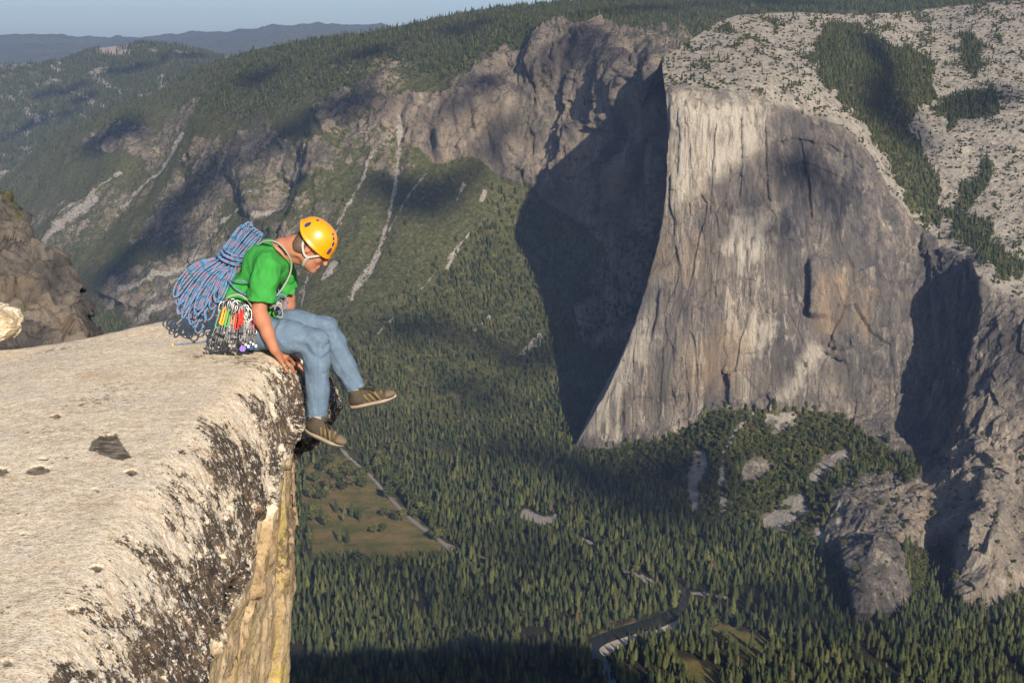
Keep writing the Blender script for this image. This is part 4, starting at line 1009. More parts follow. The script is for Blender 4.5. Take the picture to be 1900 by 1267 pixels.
PL = np.concatenate([np.concatenate([PL, PL[:, :1]], 1)], 0)
wallm = np.concatenate([smooth(.25, .04, dedge) * .0, smooth(-.02, .10, depth - .05 - .5 * nose[None] * 0) * np.ones_like(zz)], 0)
lichw = np.concatenate([lich, np.clip(.78 - depth * 5.5 + .25 * np.sin(7 * yrim)[None] * .3, .0, 1) * np.ones_like(zz) * (yrim > 1) + knob[None] * .55 * (depth < .6) + .62 * smooth(8.18, 8.32, yrim)[None] * (depth > .2)], 0)
edgef = np.concatenate([1 - np.clip(dedge / ww, 0, 1), np.ones_like(zz)], 0)
pockf = np.concatenate([pock, 0 * zz], 0)
wallm = np.where(np.concatenate([0 * X, knob[None] * np.ones_like(zz)], 0) > .5, wallm * .5, wallm)
c1 = lambda a: np.concatenate([a, a[:, :1]], 1)
wallm, lichw, edgef, pockf = map(c1, (wallm, lichw, edgef, pockf))
nl = vert_normals(PL); rough = edgef ** 2.2
pp = PL.reshape(-1, 3)
wv = np.concatenate([np.zeros(NT_), np.ones(NW_)])[:, None] * np.ones_like(rough)
dsp = (.0022 * fbm(pp / .05, 3) + .006 * fbm(pp / .25, 4)).reshape(rough.shape) + rough * (1 - .8 * wv * smooth(.02, .14, np.concatenate([np.zeros(NT_), zw])[:, None])) * (.030 * facets(pp / np.array([.22, .3, .35]) + .3 * fbm(pp / .3, 2)[:, None]) + (.013 * facets(pp / .085)) + .014 * fbm(pp / .04, 3)).reshape(rough.shape)
dsp += wv * (.03 * facets(pp / np.array([.9, 1.1, 6.0])) + .022 * ridged(pp * np.array([3.5, 3.5, .8]), 3) + .03 * facets(pp / np.array([.28, .3, .55]) + .2 * fbm(pp / .3, 2)[:, None]) + .012 * facets(pp / .11) + .012 * fbm(pp / .12, 3)).reshape(rough.shape)
PL = PL + nl * dsp[..., None]
m = NT('ledge_granite'); p = m.pos()
n1 = m.noise(p, 3.0, 6, .6); n2 = m.noise(p, 26, 6, .7); n3 = m.noise(p, 95, 3, .6); sp = m.voro(p, 120)
g = m.ramp(n2, [(.32, (.46, .355, .24)), (.45, (.69, .575, .425)), (.58, (.80, .695, .54)), (.70, (.88, .79, .645))])
g = m.mix(m.math('MULTIPLY', m.step(n1, .52, .70), .45), g, (.50, .37, .235))
g = m.mix(m.math('MULTIPLY', m.step(n1, .48, .30), .35), g, (.66, .62, .55))
g = m.mix(m.math('MULTIPLY', m.step(n3, .54, .61), .6), g, (.21, .165, .115))
g = m.mix(m.math('MULTIPLY', m.step(m.noise(p, 48, 5, .8), .53, .60), .45), g, (.42, .33, .23))
g = m.mix(m.math('MULTIPLY', m.step(m.noise(p, 60, 4, .7), .58, .68), .5), g, (.84, .78, .68))
# cliff side: tan rock with yellow lichen in vertical streaks
pw_ = m.pos((1, 1, .42)); wn_ = m.noise(pw_, 4.5, 7, .68)
wc = m.ramp(wn_, [(.3, (.22, .15, .080)), (.5, (.43, .315, .185)), (.7, (.60, .475, .31))])
wc = m.mix(m.math('MULTIPLY', m.step(m.noise(p, 34, 5, .75), .52, .64), .85), wc, (.17, .125, .078))
yl = m.math('MULTIPLY', m.step(m.noise(pw_, 3.2, 7, .7), .52, .62), m.step(m.noise(p, 22, 5, .75), .44, .56))
wc = m.mix(m.math('MULTIPLY', yl, .75), wc, (.50, .41, .08))
base = m.mix(m.attr('wall'), g, wc)
# lichen crusts
la = m.attr('lichen')
ln = m.math('ADD', m.math('MULTIPLY', m.noise(p, 3.6, 4, .65), .52), m.math('ADD', m.math('MULTIPLY', m.noise(p, 17, 6, .74), .38), m.math('MULTIPLY', m.noise(p, 85, 4, .7), .22)))
thr = m.math('SUBTRACT', .775, m.math('MULTIPLY', la, .36))
dk = m.step(m.math('SUBTRACT', ln, thr), -.012, .016)
dk = m.math('MULTIPLY', dk, m.step(la, .02, .10))
dc = m.ramp(m.noise(p, 8, 5, .7), [(.36, (.030, .026, .024)), (.50, (.070, .050, .038)), (.62, (.150, .098, .060)), (.78, (.27, .16, .07))])
dc = m.mix(m.math('MULTIPLY', m.step(m.noise(p, 130, 2), .5, .7), .5), dc, (.20, .17, .14))
col = m.mix(dk, base, dc)
# pale crusts and a touch of sulphur-coloured lichen within the dark band
pw2 = m.math('MULTIPLY', m.step(la, .25, .6), m.step(m.noise(p, 30, 6, .78), .55, .60))
col = m.mix(m.math('MULTIPLY', pw2, .9), col, (.70, .665, .58))
col = m.mix(m.math('MULTIPLY', m.math('MULTIPLY', m.step(la, .5, .8), m.step(m.noise(p, 12, 6, .75), .60, .66)), .6), col, (.50, .46, .20))
pk = m.math('MULTIPLY', m.step(m.attr('pocket'), .15, .5), m.step(m.noise(p, 30, 5, .7), .22, .42))
col = m.mix(pk, col, m.mix(m.step(m.noise(p, 18, 5, .7), .4, .62), (.085, .072, .055), (.23, .20, .155)))
# scattered dark specks over the slab
fs = m.math('MULTIPLY', m.step(m.math('ADD', m.math('MULTIPLY', m.noise(p, 1.6, 3), .5), m.math('MULTIPLY', m.noise(p, 24, 6, .75), .6)), .645, .665), .8)
col = m.mix(fs, col, (.10, .075, .055))
hh = m.math('ADD', m.math('ADD', m.math('MULTIPLY', n2, .5), m.math('MULTIPLY', n3, .35)), m.math('MULTIPLY', dk, .25))
MAT_LEDGE = m.done(col, .92, m.bump(hh, .8, .014), .15)
nT = len(TH) + 1
ledge = mesh_np('rock_ledge', PL, [grid_faces(NT_ + NW_, nT), np.stack([np.full(nT - 1, (NT_ + NW_) * nT), np.arange(nT - 1) + 1, np.arange(nT - 1)], -1)] if False else grid_faces(NT_ + NW_, nT)[:, ::-1], MAT_LEDGE,
                attrs=dict(wall=wallm, lichen=lichw, pocket=pockf))
# close the small hole in the middle of the fan
cap = PL[0, :-1].mean(0)
capo = mesh_np('rock_ledge_top', np.concatenate([PL[0, :-1], cap[None]]), np.stack([np.arange(nT - 1), (np.arange(nT - 1) + 1) % (nT - 1), np.full(nT - 1, nT - 1)], -1), MAT_LEDGE, ledge)
capo.name = 'slab_top'
tag(ledge, kind='structure')

# ------------------------------------------------------------------ loose boulder at the back of the slab
bm = bmesh.new(); bmesh.ops.create_icosphere(bm, subdivisions=6, radius=1.0)
bv = np.array([q.co[:] for q in bm.verts]); bf = np.array([[q.index for q in f.verts] for f in bm.faces]); bm.free()
q = bv * np.array([.235, .19, .118]); q[:, 2] = np.where(q[:, 2] < 0, q[:, 2] * .9, q[:, 2])
q[:, 2] += .03 * (q[:, 0] > 0) * q[:, 0] / .2
nrm = bv / np.linalg.norm(bv, axis=1)[:, None]
q = q * (1 + .10 * facets(bv * 1.7 + 2)[:, None] + .04 * facets(bv * 4.2)[:, None]) + nrm * (.004 * fbm(q / .03, 3))[:, None]
m2 = NT('boulder_granite'); p = m2.pos()
gc = m2.ramp(m2.noise(p, 16, 6, .72), [(.3, (.28, .21, .13)), (.5, (.55, .465, .35)), (.68, (.72, .64, .52))])
gc = m2.mix(m2.math('MULTIPLY', m2.step(m2.noise(p, 5, 6, .7), .5, .62), .75), gc, (.30, .215, .10))
gc = m2.mix(m2.math('MULTIPLY', m2.step(m2.noise(p, 80, 3), .56, .66), .6), gc, (.16, .13, .10))
MAT_B = m2.done(gc, .92, m2.bump(m2.noise(p, 45, 5, .7), .6, .012), .15)
bx, by = -3.47, 8.25
bo = mesh_np('boulder', q, bf, MAT_B); bo.location = (bx, by, float(slab_z(bx, by)) + .125); bo.scale = (1.2, 1.2, 1.25)
tag(bo, 'rounded lichen-stained granite boulder resting on the back of the ledge at the left edge', 'boulder')
# ================================================================== smooth solids (signed distance fields meshed with surface nets)
class SDF:
    def __init__(s, lo, hi, vox):
        s.vox = vox; s.lo = np.asarray(lo, float) - 3 * vox
        s.n = np.ceil((np.asarray(hi, float) + 3 * vox - s.lo) / vox).astype(int) + 1
        s.d = np.full(s.n, 1.0, np.float32)
        s.ax = [s.lo[k] + vox * np.arange(s.n[k]) for k in range(3)]
    def _win(s, lo, hi):
        sl = []
        for k in range(3):
            a = int(np.clip(np.floor((lo[k] - s.lo[k]) / s.vox), 0, s.n[k])); b = int(np.clip(np.ceil((hi[k] - s.lo[k]) / s.vox) + 1, 0, s.n[k]))
            sl.append(slice(a, b))
        g = np.meshgrid(*[s.ax[k][sl[k]] for k in range(3)], indexing='ij')
        return tuple(sl), np.stack(g, -1).astype(np.float32)
    def put(s, f, lo, hi, k=.02, op='add'):
        m = k * 1.2 + 3 * s.vox
        sl, p = s._win(np.asarray(lo) - m, np.asarray(hi) + m)
        if p.size == 0: return s
        d = f(p); o = s.d[sl]
        if op == 'add':
            h = np.clip(.5 + .5 * (o - d) / k, 0, 1); s.d[sl] = o * (1 - h) + d * h - k * h * (1 - h)
        elif op == 'sub':
            h = np.clip(.5 - .5 * (o + d) / k, 0, 1); s.d[sl] = o * (1 - h) - d * h + k * h * (1 - h)
        return s
    def cone(s, a, b, ra, rb, k=.02, op='add'):
        a = np.asarray(a, float); b = np.asarray(b, float); r = max(ra, rb)
        ba = b - a; l2 = ba @ ba
        def f(p):
            t = np.clip(((p - a) @ ba) / l2, 0, 1)
            return np.linalg.norm(p - a - t[..., None] * ba, axis=-1) - (ra + (rb - ra) * t)
        return s.put(f, np.minimum(a, b) - r, np.maximum(a, b) + r, k, op)
    def ell(s, c, r, R=None, k=.02, op='add'):
        c = np.asarray(c, float); r = np.asarray(r, float); m = r.max()
        def f(p):
            q = p - c
            if R is not None: q = q @ np.asarray(R, float)       # columns of R are the axes
            k0 = np.linalg.norm(q / r, axis=-1); k1 = np.linalg.norm(q / (r * r), axis=-1)
            return k0 * (k0 - 1) / np.maximum(k1, 1e-6)
        return s.put(f, c - m, c + m, k, op)
    def path(s, pts, rad, k=.02):
        for i in range(len(pts) - 1): s.cone(pts[i], pts[i + 1], rad[i], rad[i + 1], k)
        return s
    def cut(s, c, n):
        """remove everything on the side n points to"""
        n = np.asarray(n, float); n /= np.linalg.norm(n); g = np.meshgrid(*s.ax, indexing='ij')
        pl = sum((g[k] - c[k]) * n[k] for k in range(3)).astype(np.float32)
        s.d = np.maximum(s.d, pl); return s
    def warp(s, f, band=.03):
        """add f(points) to the field near the surface"""
        m = np.abs(s.d) < band; i = np.nonzero(m)
        p = np.stack([s.ax[k][i[k]] for k in range(3)], -1); s.d[m] += f(p).astype(np.float32); return s
    def mesh(s):
        d = s.d; ins = d < 0
        n = d.shape; c = np.zeros((n[0] - 1, n[1] - 1, n[2] - 1), np.int8)
        for a in (0, 1):
            for b in (0, 1):
                for e in (0, 1): c += ins[a:n[0] - 1 + a, b:n[1] - 1 + b, e:n[2] - 1 + e]
        act = (c > 0) & (c < 8); ii = np.stack(np.nonzero(act), -1); idx = np.full(act.shape, -1, np.int64); idx[act] = np.arange(len(ii))
        acc = np.zeros((len(ii), 3)); cnt = np.zeros(len(ii))
        corners = [(a, b, e) for a in (0, 1) for b in (0, 1) for e in (0, 1)]
        val = {q: d[ii[:, 0] + q[0], ii[:, 1] + q[1], ii[:, 2] + q[2]] for q in corners}
        for q in corners:
            for k in range(3):
                if q[k]: continue
                r = list(q); r[k] = 1; r = tuple(r); va, vb = val[q], val[r]; m = (va < 0) != (vb < 0)
                t = va[m] / (va[m] - vb[m]); pt = np.tile(np.array(q, float), (m.sum(), 1)); pt[:, k] = t
                acc[m] += pt; cnt[m] += 1
        V = s.lo + s.vox * (ii + acc / cnt[:, None]); Q = []
        for k in range(3):
            a = [slice(None)] * 3; b = [slice(None)] * 3; a[k] = slice(0, -1); b[k] = slice(1, None)
            x = ins[tuple(a)] != ins[tuple(b)]; e = np.stack(np.nonzero(x), -1); k1, k2 = (k + 1) % 3, (k + 2) % 3
            ok = (e[:, k1] > 0) & (e[:, k2] > 0) & (e[:, k1] < act.shape[k1]) & (e[:, k2] < act.shape[k2]); e = e[ok]
            def at_(o1, o2):
                q = e.copy(); q[:, k1] -= o1; q[:, k2] -= o2; return idx[q[:, 0], q[:, 1], q[:, 2]]
            q = np.stack([at_(0, 0), at_(1, 0), at_(1, 1), at_(0, 1)], -1)
            fl = ins[e[:, 0], e[:, 1], e[:, 2]]; q[~fl] = q[~fl][:, ::-1]
            Q.append(q)
        Q = np.concatenate(Q); Q = Q[(Q >= 0).all(1)]
        return V, Q

def relax(V, Q, it=1, w=.5):
    e = np.concatenate([Q[:, [0, 1]], Q[:, [1, 2]], Q[:, [2, 3]], Q[:, [3, 0]]]); e = np.concatenate([e, e[:, ::-1]])
    n = np.bincount(e[:, 0], minlength=len(V))[:, None]
    for _ in range(it):
        a = np.stack([np.bincount(e[:, 0], V[e[:, 1], k], len(V)) for k in range(3)], -1) / np.maximum(n, 1)
        V = V * (1 - w) + a * w
    return V
# ================================================================== THE CLIMBER
def J(u, v, Y): return at(u, v, Y)
person = empty('person', J(470, 640, 8.1)); PL0 = np.array(person.location)
tag(person, 'man in green t-shirt, blue trousers and orange helmet sitting on the ledge, looking down', 'person')
def part(name, VQ, mat, parent=person, attrs=None, it=1):
    V, Q = VQ
    if it: V = relax(V, Q, it)
    root = parent
    o = mesh_np(name, V - PL0, Q, mat, root, True, attrs); return o

# joints (photo point, distance)
PEL = J(468, 612, 8.12); BEL = J(468, 555, 8.14); CHE = J(489, 505, 8.15); NKB = J(524, 462, 8.17); SKU = J(583, 456, 8.16)
SHR = J(499, 492, 7.955); SHL = J(518, 488, 8.36)
ELR = J(480, 577, 7.90); WRR = J(508, 647, 7.86)
ELL_ = J(534, 552, 8.47); WRL = J(531, 612, 8.50)
HPR = J(486, 616, 8.01); HPL = J(494, 604, 8.24); KNR = J(588, 634, 7.90); KNL = J(602, 606, 8.26); ANR = J(589, 772, 7.88); ANL = J(660, 722, 8.24)
hf = np.array([.70, 0, -.714]); hu = np.array([.714, 0, .70]); hs = np.array([0, -1.0, 0])
HS = 1.12
def hd(f, s, u): return SKU + (hf * f + hs * s + hu * u) * HS     # head frame: forwards, towards the camera, up
RH = np.stack([hf, hs, hu], 1)

def torso(S, g=0.0, k=.05):
    ax = CHE - BEL; ax /= np.linalg.norm(ax); fr = np.cross([0, 1, 0], ax); fr /= np.linalg.norm(fr); Rt = np.stack([fr, [0, 1, 0], ax], 1)
    S.ell(CHE, (.128 + g, .175 + g, .165 + g), Rt, k); S.ell(CHE + ax * .06 + fr * .0, (.115 + g, .185 + g, .10 + g), Rt, k)
    S.ell(BEL, (.122 + g, .160 + g, .15 + g), Rt, k); S.ell(PEL + np.array([0, 0, .03]), (.125 + g, .168 + g, .125 + g), None, k)
    S.cone(SHR, SHL, .066 + g, .066 + g, k)
    S.cone(CHE + ax * .10, NKB, .10 + g, .062 + g, k)
    return S

# ---- body: one continuous skin
S = SDF(J(380, 400, 8.1) * [1, 0, 1] + [0, 7.55, -.1], J(760, 400, 8.1) * [1, 0, 1] + [0, 8.75, .05], .0052)
S = SDF((-2.10, 7.58, -2.52), (-.75, 8.72, -.72), .0052)
torso(S, -.012, .05)
S.path([NKB, NKB + (SKU - NKB) * .45 + np.array([0, 0, .006]), hd(-.035, 0, -.045)], [.074, .070, .066], .03); S.cone(NKB + np.array([.03, 0, -.035]), hd(.030, 0, -.095), .052, .036, .03)
S.ell(hd(-.012, 0, .01), np.array((.098, .076, .092)) * HS, RH, .02)                      # skull
S.ell(hd(.045, 0, -.055), np.array((.056, .056, .072)) * HS, RH, .03)                      # face
S.cone(hd(.010, .040, -.082), hd(.082, .012, -.108), .024, .020, .03); S.cone(hd(.010, -.040, -.082), hd(.082, -.012, -.108), .024, .020, .03)   # jaw
S.ell(hd(.094, 0, -.106), np.array((.017, .020, .017)) * HS, RH, .018)                     # chin
S.cone(hd(.086, 0, .006), hd(.118, 0, -.030), .011, .0135, .012); S.ell(hd(.116, .009, -.034), np.array((.011, .008, .008)) * HS, RH, .006); S.ell(hd(.116, -.009, -.034), np.array((.011, .008, .008)) * HS, RH, .006)     # nose
S.cone(hd(.080, .035, .015), hd(.088, -.035, .015), .012, .012, .012)      # brow
for sd in (1, -1):
    S.ell(hd(.083, .031 * sd, -.004), np.array((.014, .013, .010)) * HS, RH, .010, 'sub')  # eye socket
    S.ell(hd(.068, .040 * sd, -.036), np.array((.020, .016, .018)) * HS, RH, .018)          # cheek
    S.ell(hd(.074, .030 * sd, -.006), np.array((.0125, .012, .011)) * HS, RH, .004)          # lid
    S.ell(hd(-.012, .076 * sd, -.022), np.array((.019, .007, .031)) * HS, RH, .005); S.ell(hd(-.010, .084 * sd, -.018), np.array((.010, .006, .017)) * HS, RH, .004, 'sub')   # ear
S.cone(hd(.101, .018, -.066), hd(.101, -.018, -.066), .0075, .0075, .006); S.cone(hd(.100, .018, -.080), hd(.100, -.018, -.080), .008, .008, .006)   # lips
S.cone(hd(.112, .022, -.0735), hd(.112, -.022, -.0735), .0035, .0035, .003, 'sub')
S.cone(hd(-.03, .05, -.09), NKB + np.array([.05, -.05, -.01]), .016, .012, .02)      # neck tendon
def arm(sh, el, wr, k=.025):
    S.path([sh, sh + (el - sh) * .35, el], [.060, .054, .043], k)
    S.path([el, el + (wr - el) * .25, el + (wr - el) * .6, wr], [.044, .047, .038, .030], k)
arm(SHR, ELR, WRR); arm(SHL, ELL_, WRL)
S.ell(ELR + np.array([-.022, 0, .0]), (.020, .024, .03), None, .02)
from mathutils.bvhtree import BVHTree
_sel = [(r, c) for r in range(150, NT_ + 60) for c in range(250, 620)]
_id = np.arange((NT_ + NW_) * nT).reshape(-1, nT); _f = [(_id[r, c], _id[r, c + 1], _id[r + 1, c + 1], _id[r + 1, c]) for r, c in _sel]
_bvh = BVHTree.FromPolygons([tuple(q) for q in PL.reshape(-1, 3)], [tuple(int(x) for x in q) for q in _f])
def R_(u, v, r, dflt=7.9):
    """a point r above the rock under photo point (u, v)"""
    d = Vector(at(u, v, 1.0)); hit = _bvh.ray_cast(Vector((0, 0, 0)), d)
    if hit[0] is None or abs(hit[0].y - dflt) > .45: return J(u, v, dflt)
    return np.array(hit[0]) + np.array(hit[1]) * (r if hit[1].dot(d) < 0 else -r)
# right hand, flat on the rim of the ledge: (photo point, distance) of wrist, knuckles and tips
def hand(wr, palm, kn, fingers, thumb):
    for a in kn: S.cone(wr + (a - wr) * .12, a, .0215, .0150, .014)
    S.ell(palm, (.040, .034, .019), None, .02)
    for f, r in fingers: S.path(f, [r, r * .98, r * .92, r * .80], .006)
    S.path(thumb, [.014, .0125, .0115, .009], .008)
W = WRR + (ELR - WRR) * -.02
up1 = lambda p, k: p + np.array([0, -.3, 1.0]) * k
kn = [up1(R_(541, 667, .014), .012), up1(R_(535, 671, .014), .014), up1(R_(528, 675, .014), .012), up1(R_(520, 676, .013), .009)]
fi = [([kn[0], up1(R_(548, 672, .010), .007), R_(555, 678, .010), R_(561, 685, .008)], .0108), ([kn[1], up1(R_(543, 678, .010), .008), R_(550, 685, .010), R_(556, 691, .008)], .0110),
      ([kn[2], up1(R_(535, 682, .010), .007), R_(541, 688, .010), R_(546, 693, .008)], .0106), ([kn[3], up1(R_(525, 682, .009), .005), R_(529, 687, .009), R_(532, 691, .007)], .0096)]
hand(W, (W + kn[1] + kn[2]) / 3 + (0, 0, .002), kn, fi, [W * .65 + kn[0] * .35 + (0, .012, -.004), kn[0] + (-.012, .030, -.010), kn[0] + (.014, .036, -.022), kn[0] + (.038, .034, -.036)])
# left hand beside the far hip
WL = WRL; kl = [WL + np.array([.07, dy, -.045]) for dy in (-.035, -.012, .012, .035)]
fl = [([a, a + np.array([.026, 0, -.012]), a + np.array([.048, 0, -.022]), a + np.array([.066, 0, -.036])], .009) for a in kl]
hand(WL, WL + np.array([.04, 0, -.03]), kl, fl, [WL + np.array([.02, -.02, -.02]), WL + np.array([.05, -.045, -.03]), WL + np.array([.07, -.055, -.04]), WL + np.array([.085, -.06, -.05])])
def legs(g, k=.03):
    for h_, kk, an in ((HPR, KNR, ANR), (HPL, KNL, ANL)):
        S.path([h_, h_ + (kk - h_) * .5, kk], [.092 + g, .082 + g, .062 + g], k)
        S.path([kk, kk + (an - kk) * .3, kk + (an - kk) * .7, an], [.060 + g, .062 + g, .046 + g, .040 + g], k)
legs(-.02)
V, Q = S.mesh(); V = relax(V, Q, 1, .4)
# colour zones of the skin
loc = (V - SKU) / HS; fz = loc @ hf; uz = loc @ hu; sz = loc @ hs
lip = np.exp(-(((fz - .104) / .016) ** 2 + ((uz + .073) / .010) ** 2 + (sz / .026) ** 2))
stub = smooth(-.045, -.085, uz) * (np.abs(fz) < .14) * smooth(-.02, .03, fz) * smooth(-.16, -.10, uz)
brow = np.maximum(np.exp(-(((fz - .090) / .012) ** 2 + ((uz - .012) / .006) ** 2 + ((sz - .030) / .020) ** 2)), np.exp(-(((fz - .090) / .012) ** 2 + ((uz - .012) / .006) ** 2 + ((sz + .030) / .020) ** 2)))
eye = np.maximum(*[np.exp(-(((fz - .086) / .008) ** 2 + ((uz + .008) / .0040) ** 2 + ((sz - .031 * q) / .013) ** 2)) for q in (1, -1)])
m = NT('skin'); p = m.pos()
c = m.mix(m.noise(p, 14, 5, .6), (.32, .125, .070), (.48, .215, .125))
c = m.mix(m.math('MULTIPLY', m.step(m.noise(p, 70, 4, .7), .5, .7), .35), c, (.36, .14, .08))
c = m.mix(m.math('MULTIPLY', m.attr('lip'), .6), c, (.34, .11, .09)); c = m.mix(m.math('MULTIPLY', m.attr('stubble'), .22), c, (.30, .19, .14))
c = m.mix(m.math('MULTIPLY', m.attr('brow'), .75), c, (.10, .06, .04)); c = m.mix(m.math('MULTIPLY', m.attr('eye'), .85), c, (.04, .025, .02))
wr_ = m.n('ShaderNodeTexNoise'); m.l(m.pos((60, 14, 60)), wr_.inputs['Vector']); wr_.inputs['Scale'].default_value = 1.0; wr_.inputs['Detail'].default_value = 4
m.bsdf.inputs['Subsurface Weight'].default_value = .05; m.bsdf.inputs['Subsurface Radius'].default_value = (.02, .008, .004); m.bsdf.inputs['Subsurface Scale'].default_value = .3
MAT_SKIN = m.done(c, .62, m.bump(m.math('ADD', wr_.outputs[0], m.noise(p, 160, 3)), .35, .003), .35)
part('body', (V, Q), MAT_SKIN, attrs=dict(lip=lip, stubble=stub, brow=brow, eye=eye), it=0)

# ---- hair
S = SDF(hd(-.03, 0, 0) - .17, hd(-.03, 0, 0) + .17, .004)
S.ell(hd(-.014, 0, .012), np.array((.103, .081, .096)) * HS, RH, .01); S.cone(hd(-.055, .03, -.05), hd(-.055, -.03, -.05), .058, .058, .03)
g = np.stack(np.meshgrid(*S.ax, indexing='ij'), -1); q = (g - SKU) / HS; a, b, c_ = q @ hf, q @ hs, q @ hu
S.d = np.maximum(S.d, (a - .030 + .5 * np.maximum(-c_ - .0, 0)).astype(np.float32))           # hairline at the temples
S.d = np.maximum(S.d, (-c_ - .105 + .4 * np.maximum(a + .04, 0)).astype(np.float32))            # nape
earm = np.sqrt(((a + .004) / .026) ** 2 + ((c_ + .030) / .040) ** 2)
S.d = np.maximum(S.d, ((1 - earm) * .03 - 1e-3).astype(np.float32))
S.warp(lambda p: .0025 * fbm(p / .012, 2))
m = NT('hair'); hn = m.noise(m.pos((40, 90, 40)), 6, 4, .7); MAT_HAIR = m.done(m.ramp(hn, [(.35, (.045, .028, .018)), (.55, (.13, .085, .055)), (.75, (.30, .24, .19))]), .6, m.bump(hn, .6, .004), .3)
part('hair', S.mesh(), MAT_HAIR)

# ---- t-shirt
S = SDF((-2.10, 7.72, -2.05), (-1.20, 8.70, -.92), .0055)
torso(S, .012, .05)
S.ell(J(455, 548, 8.13), (.150, .190, .13), None, .05); S.ell(J(468, 585, 8.12), (.155, .195, .10), None, .04); S.cone(J(508, 492, 8.06), J(520, 494, 8.27), .075, .075, .04)
def sleeve(sh, el, t):
    e = sh + (el - sh) * t; d = (el - sh) / np.linalg.norm(el - sh)
    S.path([sh, sh + (el - sh) * .3, e + d * .05], [.078, .082, .086], .03); return e, d
er, dr = sleeve(SHR, ELR, .78); el_, dl = sleeve(SHL, ELL_, .72)
g = np.stack(np.meshgrid(*S.ax, indexing='ij'), -1).astype(np.float32)
def near_seg(a, b, r):
    ba = b - a; t = np.clip(((g - a) @ ba) / (ba @ ba), 0, 1); return np.linalg.norm(g - a - t[..., None] * ba, axis=-1) < r
zn_r = near_seg(SHR + (ELR - SHR) * .55, ELR + dr * .1, .115); zn_l = near_seg(SHL + (ELL_ - SHL) * .5, ELL_, .13)
S.d = np.where(zn_r & (g[..., 1] < 8.03), np.maximum(S.d, ((g - er) @ (dr + np.array([.12, 0, -.25]))).astype(np.float32)), S.d)
S.d = np.where(zn_l & (g[..., 1] > 8.33), np.maximum(S.d, ((g - el_) @ dl).astype(np.float32)), S.d)
S.cut(J(462, 580, 8.12), at(462, 572, 8.12) - at(474, 545, 8.12))                # hem
nkn = (SKU - NKB); nkn /= np.linalg.norm(nkn)
S.cut(J(520, 466, 8.16), (.76, 0, .65))      # neckline
def folds(p):
    t = fbm(p * np.array([5., 7., 5.]), 3)
    f = -.007 * (ridged(p * np.array([8., 8., 5.]) + .6 * t[:, None], 3) - .6) + .013 * t + .006 * (fbm(p * np.array([16., 16., 9.]), 2)) + .0065 * np.sin(38 * (p[:, 0] * .8 - p[:, 2] * .45) + 9 * t) * smooth(-1.35, -1.6, p[:, 2])
    d_, e_ = np.linalg.norm(p - (SHR + (ELR - SHR) * .55 + np.array([-.07, .03, -.05])), axis=1), 0
    f += .007 * np.sin(60 * (p[:, 2] + .7 * p[:, 0]) + 5 * t) * np.exp(-(d_ / .13) ** 2)
    hem = np.abs((p - J(462, 580, 8.12)) @ ((at(462, 572, 8.12) - at(474, 545, 8.12)) / np.linalg.norm(at(462, 572, 8.12) - at(474, 545, 8.12))) + .022) < .004
    return f + .003 * hem
S.warp(folds)
VQ = S.mesh(); V = relax(*VQ, 2, .5)
cu_s = np.exp(-((((V - er) @ dr + .022) / .0022) ** 2)) * (np.linalg.norm(V - er, axis=1) < .13)
m = NT('green_cotton'); p = m.pos(); n_ = m.noise(p, 9, 5, .6); w_ = m.noise(p, 240, 2)
c = m.mix(n_, (.030, .235, .040), (.050, .33, .060)); c = m.mix(m.math('MULTIPLY', m.attr('seam'), .5), c, (.03, .22, .04))
c = m.mix(m.attr('print'), c, (.02, .05, .02))
MAT_SHIRT = m.done(c, .85, m.bump(m.math('ADD', m.math('MULTIPLY', w_, .25), m.noise(p, 16, 6, .6)), .5, .008), .2)
uS, vS = proj(V); prn = inpoly(uS, vS, [(512, 540), (520, 522), (524, 530), (531, 518), (528, 535), (520, 548)], 1.0, 2, sc=6) * (V[:, 1] < 8.3)
part('t_shirt', (V, VQ[1]), MAT_SHIRT, attrs=dict(seam=cu_s, print=prn), it=0)

# ---- trousers
S = SDF((-2.0, 7.62, -2.55), (-.75, 8.62, -1.45), .0055)
S.ell(PEL + np.array([0, 0, .015]), (.140, .182, .125), None, .04); S.cone(PEL + np.array([.02, -.09, 0]), PEL + np.array([.02, .09, 0]), .11, .11, .05)
for h_, kk, an in ((HPR, KNR, ANR), (HPL, KNL, ANL)):
    S.path([h_, h_ + (kk - h_) * .5, kk + (h_ - kk) * .02], [.106, .100, .074], .04)
    d = (an - kk) / np.linalg.norm(an - kk)
    S.path([kk, kk + d * .12, kk + d * .30, an + d * .06], [.074, .076, .070, .064], .03)
g = np.stack(np.meshgrid(*S.ax, indexing='ij'), -1).astype(np.float32)
for kk, an, q in ((KNR, ANR, np.array([0, 0, 0.])), (KNL, ANL, np.array([.0, 0, .0]))):
    d = (an - kk) / np.linalg.norm(an - kk); r = g - an; al = r @ d; rd = np.linalg.norm(r - al[..., None] * d, axis=-1)
    S.d = np.where((rd < .13) & (al > -.05), np.maximum(S.d, (al + .0).astype(np.float32)), S.d)
S.cut(J(462, 566, 8.12), at(462, 572, 8.12) - at(462, 590, 8.12) if False else np.array([.2, 0, 1.0]))
